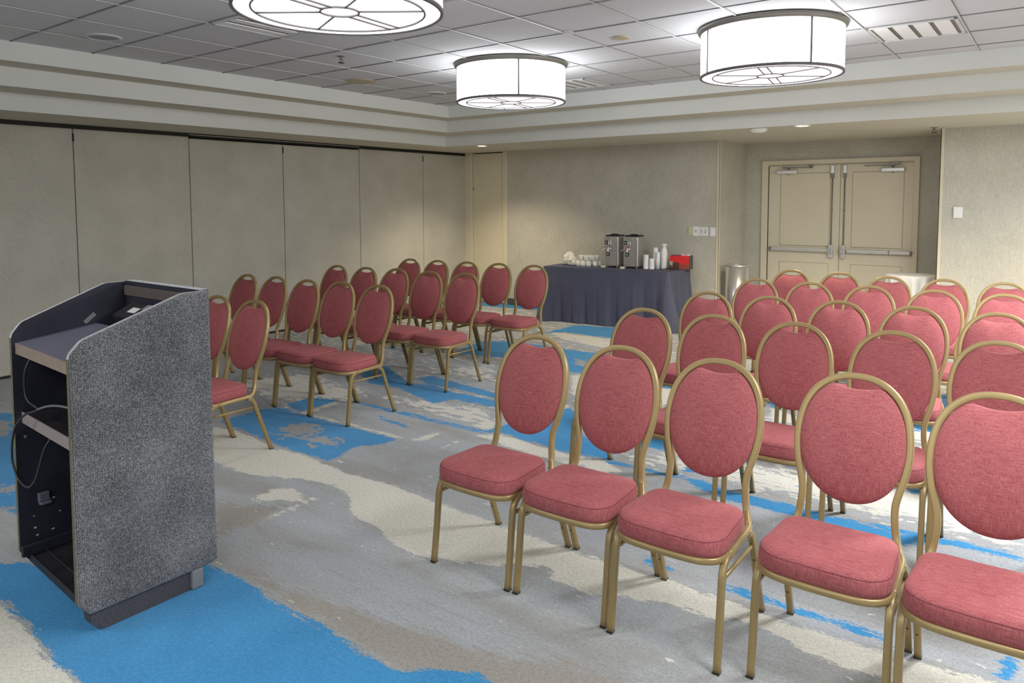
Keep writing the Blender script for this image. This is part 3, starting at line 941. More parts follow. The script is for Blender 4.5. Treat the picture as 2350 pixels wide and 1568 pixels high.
TUBE = rr_profile(0.0225, 0.0225, 0.0045, 3)
def make_chair(label):
    t = thing('banquet_chair', label, 'chair')
    # --- seat cushion
    bm = bmesh.new()
    out = rounded([(-0.201, -0.226), (0.201, -0.226), (0.180, 0.108), (-0.180, 0.108)], [0.095, 0.095, 0.07, 0.07], 7)
    out2 = []
    for i, p in enumerate(out):          # subdivide the long sides and bow the front
        q = out[(i + 1) % len(out)]
        n = 6 if math.dist(p, q) > 0.09 else 1
        for k in range(n):
            x, y = p[0] + (q[0] - p[0]) * k / n, p[1] + (q[1] - p[1]) * k / n
            if y < -0.15:
                y -= 0.010 * max(0, 1 - (x / 0.17) ** 2)
            out2.append((x, y))
    cy = -0.06
    rings = []
    for inset, z, dome in ((0.012, 0.366, 0), (0.003, 0.371, 0), (-0.001, 0.388, 0), (0.001, 0.414, 0), (0.005, 0.4255, 0), (0.013, 0.434, 0), (0.028, 0.4395, 0), (0.050, 0.443, 0),
                           (0.085, 0.4465, 0), (0.13, 0.449, 0), (0.18, 0.450, 0)):
        rg = []
        for x, y in out2:
            L = math.hypot(x, y - cy)
            f = max(0.02, 1 - inset / L)
            rg.append(bm.verts.new((x * f, cy + (y - cy) * f, z)))
        rings.append(rg)
    n = len(out2)
    for a, b in zip(rings, rings[1:]):
        for k in range(n):
            bm.faces.new((a[k], a[(k + 1) % n], b[(k + 1) % n], b[k])).smooth = True
    bm.faces.new(rings[0][::-1])
    bm.faces.new(rings[-1]).smooth = True
    pts = []
    for x, y in out2:
        L = math.hypot(x, y - cy)
        f = 1 - 0.0045 / L
        pts.append((x * f, cy + (y - cy) * f, 0.4225))
    sweep(bm, pts, circle_profile(0.0015, 6), ref=(0, 0, 1), closed=True, mi=1)
    obj('seat', bm, [M['chair_fabric'], M['seam']], t)
    # --- seat frame: rim under the cushion
    bm = bmesh.new()
    prev = None
    rs = []
    for inset, z in ((0.02, 0.346), (0.004, 0.346), (-0.003, 0.350), (-0.003, 0.367), (0.002, 0.370), (0.02, 0.370)):
        rg = []
        for x, y in out2:
            L = math.hypot(x, y - cy)
            f = 1 - inset / L
            rg.append(bm.verts.new((x * f, cy + (y - cy) * f, z)))
        rs.append(rg)
    for a, b in zip(rs, rs[1:] + rs[:1]):
        for k in range(n):
            bm.faces.new((a[k], a[(k + 1) % n], b[(k + 1) % n], b[k])).smooth = True
    add_box(bm, -0.16, 0.16, -0.19, 0.08, 0.358, 0.364)
    obj('seat_frame', bm, M['gold'], t)
    # --- back frame: oval hoop running down into two uprights and the side rails
    half = [(0.0, 0.905), (0.050, 0.8995), (0.096, 0.880), (0.137, 0.843), (0.165, 0.790), (0.178, 0.725), (0.1785, 0.660), (0.169, 0.600),
            (0.155, 0.548), (0.148, 0.510), (0.149, 0.465), (0.156, 0.415)]
    low = [(0.166, 0.138, 0.385), (0.176, 0.120, 0.367), (0.182, 0.095, 0.360), (0.187, -0.02, 0.359), (0.192, -0.125, 0.357)]
    right = [(x, back_y(z), z) for x, z in half] + low
    left = [(-x, y, z) for x, y, z in right[1:]][::-1]
    bm = bmesh.new()
    sweep(bm, catmull(left + right, 5), TUBE, ref=(0, 1, -0.2))
    obj('back_frame', bm, M['gold'], t)
    # --- back cushion: oval with a hand-hold dip at the top
    bm = bmesh.new()
    N = 72
    cz = 0.6925
    ol = []
    for k in range(N):
        a = 2 * PI * k / N
        e_ = 2 / 2.12
        ca, sa = math.cos(a), math.sin(a)
        x, z = 0.172 * math.copysign(abs(sa) ** e_, sa), cz + 0.2025 * math.copysign(abs(ca) ** e_, ca)
        if math.cos(a) > 0.5:
            z = min(z, 0.8905 - 2.2 * x * x) - 0.029 * max(0.0, 1 - (x / 0.082) ** 2)
        ol.append((x, z))
    def ring(s, d):
        rg = []
        for x, z in ol:
            xx, zz = x * s, cz + (z - cz) * s
            rg.append(bm.verts.new((xx, back_y(zz) + d, zz)))
        return rg
    fr = [ring(s, -0.004 - 0.033 * max(0, 1 - s ** 2.2) ** 0.6) for s in (0.998, 0.985, 0.955, 0.90, 0.80, 0.66, 0.48, 0.28, 0.08)]
    bk = [ring(s, 0.008 + 0.012 * math.sqrt(max(0, 1 - s ** 2.6))) for s in (0.995, 0.97, 0.90, 0.75, 0.5, 0.2)]
    for R_ in (fr, bk):
        for a, b in zip(R_, R_[1:]):
            for k in range(N):
                bm.faces.new((a[k], a[(k + 1) % N], b[(k + 1) % N], b[k])).smooth = True
        bm.faces.new(R_[-1]).smooth = True
    for k in range(N):
        bm.faces.new((fr[0][k], bk[0][k], bk[0][(k + 1) % N], fr[0][(k + 1) % N])).smooth = True
    obj('backrest', bm, M['chair_fabric'], t)
    # --- legs
    for s in (-1, 1):
        bm = bmesh.new()
        path = catmull([(0.190 * s, -0.10, 0.3578), (0.1915 * s, -0.125, 0.3565), (0.1922 * s, -0.155, 0.346), (0.1928 * s, -0.176, 0.318), (0.1932 * s, -0.186, 0.270),
                        (0.1935 * s, -0.200, 0.14), (0.1940 * s, -0.218, 0.004)], 5)
        sweep(bm, path, TUBE, ref=(1, 0, 0))
        add_box(bm, 0.1940 * s - 0.0112, 0.1940 * s + 0.0112, -0.2295, -0.207, 0.0, 0.008, 1)
        obj('leg', bm, [M['gold'], M['rubber']], t)
    for s in (-1, 1):
        bm = bmesh.new()
        path = catmull([(0.186 * s, 0.078, 0.352), (0.188 * s, 0.100, 0.345), (0.190 * s, 0.120, 0.318), (0.192 * s, 0.136, 0.270), (0.1930 * s, 0.186, 0.13), (0.1940 * s, 0.233, 0.004)], 5)
        sweep(bm, path, TUBE, ref=(1, 0, 0))
        add_box(bm, 0.1940 * s - 0.0112, 0.1940 * s + 0.0112, 0.2215, 0.2445, 0.0, 0.008, 1)
        for z, y in ((0.235, 0.148), (0.105, 0.195)):      # screw holes on the front face
            tmp = bmesh.new()
            lathe(tmp, [(0.0045, 0.0), (0.0045, 0.0016)], n=10, cap0=True, cap1=True, mi=1)
            bmesh.ops.rotate(tmp, verts=tmp.verts, cent=(0, 0, 0), matrix=Matrix.Rotation(PI / 2 - 0.34, 3, 'X'))
            bmesh.ops.translate(tmp, verts=tmp.verts, vec=(0.1935 * s, y - 0.0105, z))
            for f in tmp.faces:
                f.material_index = 1
            merge(bm, tmp)
        obj('leg', bm, [M['gold'], M['rubber']], t)
    for s in (-1, 1):
        bm = bmesh.new()
        sweep(bm, [(0.1935 * s, -0.186, 0.296), (0.190 * s, 0.128, 0.292)], rr_profile(0.012, 0.014, 0.004, 2), ref=(1, 0, 0))
        obj('stretcher', bm, M['gold'], t)
    return t

ORD = ['nearest the aisle', 'second from aisle', 'third from aisle', 'fourth from aisle', 'fifth from aisle']
ROW = ['front row', 'second row', 'third row', 'fourth row', 'back row']
# block, row, size, heading, [(x, y, size) of each chair from the aisle outward]
CHAIRS = [
    ('R', 0, 1.0, 0.01, [(-1.886, 2.436, 1.0), (-1.458, 2.443, 1.0), (-1.036, 2.434, 1.0), (-0.555, 2.485, 1.0), (-0.136, 2.468, 1.0)]),
    ('R', 1, 0.993, 0.01, [(-1.892, 3.515, 0.993), (-1.479, 3.524, 0.993), (-1.051, 3.526, 0.993), (-0.611, 3.537, 0.993), (-0.196, 3.529, 0.993)]),
    ('R', 2, 0.985, 0.01, [(-1.911, 4.514, 0.985), (-1.497, 4.515, 0.985), (-1.08, 4.545, 0.985), (-0.673, 4.542, 0.985), (-0.259, 4.535, 0.985)]),
    ('R', 3, 0.975, 0.01, [(-1.948, 5.622, 0.975), (-1.533, 5.605, 0.975), (-1.117, 5.616, 0.975), (-0.696, 5.591, 0.975), (-0.285, 5.606, 0.975)]),
    ('R', 4, 0.965, 0.01, [(-1.968, 6.634, 0.965), (-1.552, 6.627, 0.965), (-1.142, 6.503, 0.965), (-0.742, 6.526, 0.965), (-0.335, 6.51, 0.965)]),
    ('L', 0, 0.99, 0.03, [(-4.046, 2.43, 0.99), (-4.462, 2.43, 0.9872)]),
    ('L', 1, 0.99, 0.02, [(-4.027, 3.459, 0.99), (-4.442, 3.459, 0.9892), (-4.855, 3.459, 0.9766), (-5.268, 3.459, 0.9775), (-5.682, 3.459, 0.9721)]),
    ('L', 2, 0.988, 0.02, [(-4.084, 4.514, 0.988), (-4.503, 4.514, 0.9808), (-4.917, 4.514, 0.9833), (-5.332, 4.514, 0.973), (-5.751, 4.514, 0.9701)]),
    ('L', 3, 0.985, 0.02, [(-4.069, 5.521, 0.985), (-4.503, 5.521, 0.9816), (-4.917, 5.521, 0.9768), (-5.328, 5.521, 0.9723), (-5.735, 5.521, 0.9695)]),
]
proto = None
for block, row, s, head, pts in CHAIRS:
    for k, (x, y, sc) in enumerate(pts):
        side = 'door-side block' if block == 'R' else 'partition-side block'
        rn = ROW[row] if block == 'R' or row < 3 else 'back row'
        lab = 'red banquet chair with gold frame, %s, %s of the %s' % (ORD[k], rn, side)
        grp = 'red banquet chairs in the door-side block' if block == 'R' else 'red banquet chairs in the partition-side block'
        if proto is None:
            proto = make_chair(lab)
            proto.location = (x, y, 0)
            proto.rotation_euler = (0, 0, head)
            proto.scale = (sc, sc, sc)
            proto['group'] = grp
        else:
            dup(proto, (x, y, 0), head, lab, sc, grp)

# ------------------------------------------------------------------ lectern
LX0, LX1 = -3.320, -2.675          # far and near outer faces
t = thing('lectern', 'grey carpeted lectern with open shelved back, standing on the blue carpet patch', 'lectern', (0, 0, 0))
SIDE = rounded([(1.060, 0.128), (1.098, 0.080), (1.585, 0.080), (1.585, 1.178), (1.480, 1.178), (1.110, 1.052), (1.066, 1.005)],
               [0.03, 0.02, 0.03, 0.018, 0.10, 0.06, 0.05], 5)
def slant(bm):
    """the open back is not quite square: its far end sits a little deeper"""
    for v in bm.verts:
        if v.co.y < 1.22:
            v.co.y += 0.042 * (LX1 - v.co.x) / (LX1 - LX0)
def side_panel(x0, x1, inner_is_min, ya, yb):
    bm = bmesh.new()
    side = [(ya + (y - 1.060) * (yb - ya) / 0.525, z) for y, z in SIDE]
    # slab with softened outer edge
    c = (1.33, 0.62)
    def ring(x, ins):
        return [bm.verts.new((x, c[0] + (y - c[0]) * (1 - ins / 0.27), c[1] + (z - c[1]) * (1 - ins / 0.55))) for y, z in side]
    if inner_is_min:
        seq = [(x0, 0.0), (x1 - 0.008, 0.0), (x1 - 0.002, 0.003), (x1, 0.010)]
    else:
        seq = [(x1, 0.0), (x0 + 0.008, 0.0), (x0 + 0.002, 0.003), (x0, 0.010)]
    R_ = [ring(*q) for q in seq]
    n = len(side)
    for i, (a, b) in enumerate(zip(R_, R_[1:])):
        for k in range(n):
            f = bm.faces.new((a[k], a[(k + 1) % n], b[(k + 1) % n], b[k]))
            f.smooth = True
            ymid = (side[k][0] + side[(k + 1) % n][0]) / 2
            if i == 0:
                f.material_index = 2 if side[k][1] > 1.0 else (3 if ymid < 1.12 else 0)
    bm.faces.new(R_[0]).material_index = 1
    bm.faces.new(R_[-1]).material_index = 0
    return obj('side_panel', bm, [M['heather'], M['navy_lam'], M['heather_edge'], M['olive']], t)
near = side_panel(LX1 - 0.026, LX1, True, 1.062, 1.585)
far = side_panel(LX0, LX0 + 0.026, False, 1.103, 1.562)
far['label'] = 'far side panel, dark scuffed paint inside'
# front panel (towards the chairs)
bm = bmesh.new()
xa, xb = LX0 + 0.026, LX1 - 0.026
add_box(bm, xa, xb, 1.556, 1.598, 0.080, 1.182, 0)
bm.faces.ensure_lookup_table()
for f in bm.faces:
    c = f.calc_center_median()
    if c.y < 1.5565:
        f.material_index = 1
    if c.z > 1.18:
        f.material_index = 2
obj('front_panel', bm, [M['heather'], M['navy_lam'], M['heather_edge']], t)
bm = bmesh.new()
add_rbox(bm, xa, xb, 1.549, 1.558, 1.118, 1.162, r=0.002, seg=1)
obj('inner_rail', bm, M['rail_brown'], t)
# slanted desk board
bm = bmesh.new()
prism(bm, [(1.084, 0.972), (1.084, 0.930), (1.43, 0.968), (1.43, 1.010)], 'x', xa, xb, 0)
slant(bm)
dk = obj('desk', bm, M['desk_lam'], t)
bm = bmesh.new()
prism(bm, [(1.081, 0.9725), (1.081, 0.9295), (1.085, 0.9295), (1.085, 0.9725)], 'x', xa, xb)
slant(bm)
obj('edge_band', bm, M['wood_edge'], dk)
# well behind the desk
bm = bmesh.new()
add_box(bm, xa, xb, 1.43, 1.56, 0.945, 0.957)
obj('well_floor', bm, M['black_lam'], t)
# middle shelf
bm = bmesh.new()
add_rbox(bm, xa, xb, 1.096, 1.555, 0.650, 0.692, r=0.002, seg=1)
slant(bm)
sh = obj('shelf', bm, M['black_lam'], t)
bm = bmesh.new()
add_box(bm, xa, xb, 1.092, 1.096, 0.649, 0.693)
slant(bm)
obj('edge_band', bm, M['mauve_edge'], sh)
# bottom board with corner battens
bm = bmesh.new()
add_rbox(bm, xa, xb, 1.100, 1.56, 0.085, 0.105, r=0.002, seg=1)
slant(bm)
bb = obj('bottom_board', bm, M['black_lam'], t)
bm = bmesh.new()
add_rbox(bm, xa, xb, 1.094, 1.102, 0.078, 0.110, r=0.002, seg=1)
add_rbox(bm, xa, xb, 1.150, 1.156, 0.104, 0.112, r=0.002, seg=1)
slant(bm)
obj('edge_strip', bm, M['black_lam'], bb)
bm = bmesh.new()
add_rbox(bm, xa, xa + 0.018, 1.105, 1.56, 0.105, 0.150, r=0.003, seg=1)
obj('batten', bm, M['navy_lam'], bb)
# two carpeted runners with rounded toes carry the lectern; a grey block ends the near one
for k, (x0, x1) in enumerate(((LX1 - 0.075, LX1 - 0.020), (LX0 + 0.10, LX0 + 0.155))):
    bm = bmesh.new()
    dy = 0.0 if k == 0 else 0.06
    prism(bm, rounded([(1.105 + dy, 0.085), (1.112 + dy, 0.03), (1.150 + dy, 0.0), (1.525, 0.0), (1.525, 0.085)], [0, 0.03, 0.05, 0.004, 0], 5), 'x', x0, x1)
    rn = obj('runner', bm, M['heather_dark'], t)
    if k == 0:
        bm = bmesh.new()
        add_rbox(bm, LX1 - 0.06, LX1 - 0.004, 1.478, 1.528, 0.002, 0.082, r=0.008)
        obj('end_block', bm, M['grey_plastic'], rn)
# fittings on the inside of the far panel
bm = bmesh.new()
add_rbox(bm, LX0 + 0.026, LX0 + 0.048, 1.172, 1.212, 0.312, 0.348, r=0.004)
add_rbox(bm, LX0 + 0.026, LX0 + 0.060, 1.174, 1.214, 0.302, 0.312, r=0.003)
obj('cable_clip', bm, M['desk_lam'], far)
bm = bmesh.new()
rnd = random.Random(3)
for k in range(9):
    y, z = 1.12 + rnd.random() * 0.16, 0.17 + rnd.random() * 0.16
    r = 0.001 + rnd.random() * 0.002
    add_box(bm, LX0 + 0.0255, LX0 + 0.0265, y - r * (1 + rnd.random() * 2), y + r, z - r, z + r)
obj('paint_chip', bm, M['label'], far)
bm = bmesh.new()
add_box(bm, LX0 + 0.026, LX0 + 0.0275, 1.395, 1.412, 1.008, 1.062, rot=Matrix.Rotation(-0.9, 3, 'X'))
obj('tape_strip', bm, M['grey_plastic'], far)
bm = bmesh.new()
add_rbox(bm, xa, xa + 0.008, 1.135, 1.147, 0.585, 0.597, r=0.002, seg=1)
obj('bracket', bm, M['desk_lam'], far)

# things in the lectern
eq = thing('sound_box', 'black sound box with a white sticker, in the well of the lectern', 'sound equipment', (-3.06, 1.492, 0.957))
R_ = Matrix.Rotation(math.radians(28), 3, 'X')
bm = bmesh.new()
add_rbox(bm, -0.11, 0.17, -0.050, 0.045, 0.075, 0.125, r=0.006, rot=R_, piv=(0, 0, 0.1))
add_box(bm, -0.09, 0.15, -0.03, 0.03, 0.0, 0.10)
obj('housing', bm, M['black_lam'], eq)
bm = bmesh.new()
add_box(bm, -0.035, 0.025, -0.018, 0.014, 0.1252, 0.1262, rot=R_, piv=(0, 0, 0.1))
obj('sticker', bm, M['label'], eq)
bm = bmesh.new()
add_rbox(bm, 0.05, 0.15, 0.005, 0.040, 0.1252, 0.131, r=0.002, seg=1, rot=R_, piv=(0, 0, 0.1))
obj('cover_plate', bm, M['grey_plastic'], eq)

cb = thing('cable', 'grey cable looping out of the open back of the lectern', 'cable', (0, 0, 0))
bm = bmesh.new()
sweep(bm, catmull([(-3.165, 1.130, 0.932), (-3.163, 1.105, 0.88), (-3.172, 1.105, 0.80), (-3.142, 1.105, 0.765), (-3.075, 1.11, 0.745), (-3.125, 1.085, 0.722),
                   (-3.204, 1.080, 0.667), (-3.247, 1.080, 0.600), (-3.266, 1.082, 0.543), (-3.264, 1.084, 0.500), (-3.223, 1.086, 0.448), (-3.145, 1.088, 0.434),
                   (-3.079, 1.09, 0.473), (-3.033, 1.09, 0.534), (-3.004, 1.10, 0.607), (-2.99, 1.12, 0.650)], 8), circle_profile(0.0042, 8), ref=(0, 1, 0.3))
obj('cord', bm, M['dark_cable'], cb)
bm = bmesh.new()
sweep(bm, catmull([(-3.075, 1.11, 0.745), (-2.985, 1.11, 0.772), (-2.90, 1.12, 0.785), (-2.83, 1.15, 0.775)], 8), circle_profile(0.0042, 8), ref=(0, 1, 0.3))
obj('cord', bm, M['cable'], cb)
bm = bmesh.new()
for x in (-2.855, -2.815):
    lathe(bm, [(0.006, -0.025), (0.028, -0.02), (0.031, 0.0), (0.028, 0.02), (0.006, 0.025)], n=16, cap0=True, cap1=True)
    bm.verts.ensure_lookup_table()
    vs = bm.verts[-80:]
    bmesh.ops.rotate(bm, verts=vs, cent=(0, 0, 0), matrix=Matrix.Rotation(PI / 2, 3, 'Y') @ Matrix.Scale(0.5, 3, (0, 0, 1)))
    bmesh.ops.translate(bm, verts=vs, vec=(x, 1.17, 0.728))
obj('plug', bm, M['dark_cable'], cb)

# ------------------------------------------------------------------ buffet table under its cloth
ZT = 0.692
bm = bmesh.new()
corner = [(-5.262, 7.693), (-3.612, 7.815), (-3.585, 8.375), (-5.285, 8.255)]
per = []
for i in range(4):
    a, b = Vector(corner[i]), Vector(corner[(i + 1) % 4])
    L = (b - a).length
    nrm = Vector(((b - a).y, -(b - a).x)).normalized()
    n = max(16, int(L / 0.022))
    for k in range(n):
        s = k / n
        per.append((a + (b - a) * s, nrm, i, s * L, L))
N = len(per)
levels = [(0.0, 0), (0.006, 0), (0.02, 1), (0.12, 2), (0.26, 3), (0.42, 4), (0.56, 5), (0.672, 6), (0.688, 6)]
rows = []
for dz, lv in levels:
    rg = []
    for p, nrm, side_i, s, L in per:
        f = dz / 0.69
        fold = 0.018 * math.sin(s * 17 + side_i) + 0.014 * math.sin(s * 37 + 1.3 * side_i + 2 * math.sin(s * 3)) + 0.008 * math.sin(s * 73)
        edge = min(s, L - s)
        flare = 0.085 * math.exp(-(edge / 0.10) ** 2)          # the corners hang out
        amp = f ** 1.4
        end = 1.8 if side_i in (1, 3) else 1.0
        if side_i == 2:
            end = 0.3
        q = p + nrm * ((fold + 0.018) * amp * end + flare * f * (0.3 if side_i == 2 else 1.0))
        rg.append(bm.verts.new((q.x, q.y, ZT - dz + (0.0 if f < 0.9 else 0.004 * math.sin(s * 17)))))
    rows.append(rg)
for a, b in zip(rows, rows[1:]):
    for k in range(N):
        bm.faces.new((a[k], a[(k + 1) % N], b[(k + 1) % N], b[k])).smooth = True
bm.faces.new(rows[0])
cl = obj('tablecloth', bm, M['navy_cloth'])
tag(cl, 'navy tablecloth draped to the floor over the buffet table', 'tablecloth')

# coffee urns
def urn(x, y, rz, label, tagged):
    t = thing('coffee_urn', label, 'coffee urn', (x, y, ZT), rz, 'coffee urns on the navy table')
    w, d, h = 0.095, 0.115, 0.385
    bm = bmesh.new()
    add_rbox(bm, -w, w, -d, d, 0.016, h * 0.53, r=0.012, seg=3)
    add_rbox(bm, -w, w, -d, d, h * 0.537, h, r=0.012, seg=3)
    add_box(bm, -w + 0.006, w - 0.006, -d + 0.006, d - 0.006, h * 0.5, h * 0.56)
    for sx in (-1, 1):
        for sy in (-1, 1):
            lathe(bm, [(0.012, 0.0), (0.010, 0.02)], sx * (w - 0.02), sy * (d - 0.02), n=12, cap0=True, cap1=True)
    bd = obj('body', bm, M['steel'], t)
    bm = bmesh.new()
    add_rbox(bm, w - 0.042, w + 0.003, -d - 0.003, -d + 0.04, 0.012, h - 0.008, r=0.014, seg=4)
    obj('corner_column', bm, M['chrome'], t)
    bm = bmesh.new()
    add_rbox(bm, -w + 0.012, w - 0.012, -d + 0.012, d - 0.012, h - 0.002, h + 0.016, r=0.006)
    ld = obj('lid', bm, M['void'], t)
    bm = bmesh.new()
    sweep(bm, catmull([(-0.045, 0, h + 0.012), (-0.038, 0, h + 0.022), (0.038, 0, h + 0.022), (0.045, 0, h + 0.012)], 6), rr_profile(0.01, 0.012, 0.003, 2), ref=(0, 1, 0))
    obj('handle', bm, M['rubber'], ld)
    for (cx, cz) in ((-0.062, h - 0.075), (-0.040, h * 0.43)):
        bm = bmesh.new()
        add_rbox(bm, cx - 0.022, cx + 0.022, -d - 0.008, -d + 0.002, cz - 0.022, cz + 0.022, r=0.005)
        kb = obj('dial', bm, M['rubber'], t)
        bm = bmesh.new()
        add_rbox(bm, cx - 0.009, cx + 0.009, -d - 0.0105, -d - 0.006, cz - 0.009, cz + 0.009, r=0.003, seg=1)
        obj('pointer', bm, M['label'], kb)
    bm = bmesh.new()
    for gx_ in (-0.030, -0.002):
        sweep(bm, [(gx_, -d - 0.008, h * 0.60), (gx_, -d - 0.008, h - 0.025)], circle_profile(0.006, 10))
    add_rbox(bm, -0.040, 0.030, -d - 0.012, -d + 0.002, h - 0.035, h - 0.022, r=0.003, seg=1)
    obj('sight_glass', bm, M['chrome'], t)
    bm = bmesh.new()
    sweep(bm, [(-0.030, -d, h * 0.575), (-0.030, -d - 0.030, h * 0.575)], circle_profile(0.012, 12), ref=(0, 0, 1))
    sweep(bm, [(-0.030, -d - 0.026, h * 0.60), (-0.030, -d - 0.026, h * 0.51)], circle_profile(0.009, 12))
    sweep(bm, catmull([(-0.030, -d - 0.026, h * 0.61), (-0.010, -d - 0.030, h * 0.63), (0.012, -d - 0.034, h * 0.60)], 5), circle_profile(0.008, 8))
    obj('spigot', bm, M['white'], t)
    bm = bmesh.new()
    sweep(bm, catmull([(-w + 0.006, -d + 0.01, h * 0.60), (-w - 0.012, -d - 0.008, h * 0.56), (-w - 0.028, -d - 0.012, h * 0.55)], 5), circle_profile(0.005, 8))
    obj('lever', bm, M['chrome'], t)
    if tagged:
        bm = bmesh.new()
        add_rbox(bm, -0.075, -0.040, -d - 0.006, -d - 0.001, h * 0.57, h * 0.70, r=0.002, seg=1)
        obj('hang_tag', bm, M['tag_red'], t)
    return t
urn(-4.465, 8.105, 0.07, 'steel coffee urn next to the stacked china cups', False)
urn(-4.215, 8.135, 0.07, 'steel coffee urn with a rose hang tag, next to the white paper cups', True)

def tent_card(x, y, rz, label):
    bm = bmesh.new()
    prism(bm, [(-0.014, 0.0), (-0.0125, 0.0), (0.0, 0.024), (0.0125, 0.0), (0.014, 0.0), (0.0, 0.0265)], 'x', -0.027, 0.027)
    o = obj('tent_card', bm, M['card'], None, (x, y, ZT))
    o.rotation_euler = (0, 0, rz)
    tag(o, label, 'sign', 'ivory cards in front of the coffee urns')
tent_card(-4.548, 7.955, 0.5, 'small ivory tent card in front of the urn beside the china cups')
tent_card(-4.262, 7.920, 0.5, 'small ivory tent card in front of the urn with the rose tag')

# china cups and saucers
def cup_mesh(parent):
    bm = bmesh.new()
    lathe(bm, [(0.0, 0.003), (0.018, 0.003), (0.019, 0.0), (0.022, 0.002), (0.027, 0.014), (0.032, 0.040), (0.035, 0.066), (0.033, 0.066), (0.030, 0.040), (0.025, 0.015), (0.0, 0.008)], n=28)
    obj('bowl', bm, M['china'], parent)
    bm = bmesh.new()
    sweep(bm, catmull([(0.030, 0, 0.054), (0.047, 0, 0.055), (0.052, 0, 0.038), (0.044, 0, 0.020), (0.028, 0, 0.022)], 5), rr_profile(0.006, 0.009, 0.002, 2), ref=(0, 1, 0))
    obj('handle', bm, M['china'], parent)
G_C = 'white china cups on the navy table'
cup0 = thing('coffee_cup', 'white china cup upside down, front of the cup pile, next to the saucers', 'cup', (-4.925, 7.985, ZT + 0.066), 0, G_C)
cup_mesh(cup0)
cup0.rotation_euler = (PI, 0, 0.6)
LOW = [(-4.850, 7.975, 'upside-down white cup in the bottom row, second from the saucers'), (-4.775, 7.985, 'upside-down white cup in the bottom row, third from the saucers'),
       (-4.715, 8.045, 'upside-down white cup in the bottom row, at the corner near the urn'), (-4.685, 8.115, 'upside-down white cup at the back of the bottom row by the urn'),
       (-4.885, 8.055, 'upside-down white cup inside the pile, behind the front row, near the saucers'), (-4.805, 8.065, 'upside-down white cup inside the pile, behind the front row, middle')]
TOP = [(-4.905, 8.030, 'upright white cup on top of the pile, nearest the saucers'), (-4.830, 8.025, 'upright white cup on top of the pile, second from the saucers'),
       (-4.760, 8.040, 'upright white cup on top of the pile, third from the saucers'), (-4.720, 8.100, 'upright white cup on top of the pile, nearest the urn')]
for k, (x, y, lab) in enumerate(LOW):
    o = dup(cup0, (x, y, ZT + 0.066), 0, lab, 1.0, G_C)
    o.rotation_euler = (PI, 0, 0.5 + 0.9 * k)
for k, (x, y, lab) in enumerate(TOP):
    o = dup(cup0, (x, y, ZT + 0.067), 0.4 - 0.7 * k, lab, 1.0, G_C)
o = dup(cup0, (-5.135, 8.035, ZT + 0.058), -0.4, 'white china cup standing on the taller saucer stack', 1.0, G_C)
o = dup(cup0, (-5.005, 7.995, ZT + 0.040), 0.9, 'white china cup standing on the shorter saucer stack', 1.0, G_C)
bm = bmesh.new()
lathe(bm, [(0.0, 0.002), (0.036, 0.002), (0.038, 0.0), (0.044, 0.003), (0.070, 0.013), (0.072, 0.015), (0.068, 0.0155), (0.042, 0.007), (0.0, 0.006)], n=36)
G_S = 'white saucers on the navy table'
s0 = obj('saucer', bm, M['china'], None, (-5.135, 8.035, ZT))
tag(s0, 'white saucer in the taller stack at the end of the navy table', 'saucer', G_S)
for k in range(1, 10):
    o = s0.copy(); COL.objects.link(o)
    o.location = (-5.135 + 0.003 * math.sin(k * 2.1), 8.035 + 0.003 * math.cos(k * 1.7), ZT + 0.0052 * k)
for k in range(6):
    o = s0.copy(); COL.objects.link(o)
    o.location = (-5.005 + 0.003 * math.sin(k * 1.3), 7.995, ZT + 0.0052 * k)
    o['label'] = 'white saucer in the shorter stack beside the china cups'
o = s0.copy(); COL.objects.link(o)
o.location = (-5.13, 8.105, ZT + 0.092)
o.rotation_euler = (math.radians(78), 0, 0)
o['label'] = 'white saucer leaning upright behind the cup on the taller pile'

# paper cups
def cups(x, y, h, r0, r1, label, flip=False):
    bm = bmesh.new()
    prof = [(r0, 0.0)]
    if flip:        # rims of nested upside-down cups show as bands
        n = int((h - 0.09) / 0.012)
        for k in range(n):
            prof += [(r0 + 0.001, 0.012 * k + 0.004), (r0 - 0.0015, 0.012 * k + 0.008)]
        prof += [(r0 - 0.001, h - 0.09), (r1, h - 0.003), (r1 - 0.003, h), (0.0, h)]
    else:
        n = int((h - 0.09) / 0.012)
        prof = [(0.0, 0.0), (r1, 0.0), (r0 - 0.001, 0.088)]
        for k in range(n):
            prof += [(r0 + 0.001, 0.09 + 0.012 * k + 0.004), (r0 - 0.0015, 0.09 + 0.012 * k + 0.008)]
        prof += [(r0 + 0.001, h), (r0 - 0.003, h), (r1, h - 0.07), (0.0, h - 0.07)]
    lathe(bm, prof, n=28)
    o = obj('paper_cup_stack', bm, M['white'], None, (x, y, ZT))
    tag(o, label, 'paper cups', 'paper cups on the navy table')
cups(-4.028, 8.085, 0.170, 0.034, 0.030, 'short stack of white paper cups closest to the urn', True)
cups(-3.955, 8.090, 0.128, 0.033, 0.029, 'lowest stack of white paper cups, at the front', True)
cups(-3.945, 8.170, 0.255, 0.029, 0.024, 'tall stack of white paper cups flaring at the top', False)
bm = bmesh.new()
lathe(bm, [(0.0, 0.0), (0.042, 0.0), (0.043, 0.01), (0.042, 0.17), (0.036, 0.215), (0.026, 0.25), (0.025, 0.272), (0.033, 0.276), (0.034, 0.292), (0.030, 0.300), (0.0, 0.300)], n=28)
o = obj('creamer_bottle', bm, M['white'], None, (-3.868, 8.245, ZT))
tag(o, 'tallest white bottle beside the red box', 'bottle')
cups(-3.893, 8.130, 0.205, 0.024, 0.020, 'slim stack of white cup lids between the cups and the red box', False)

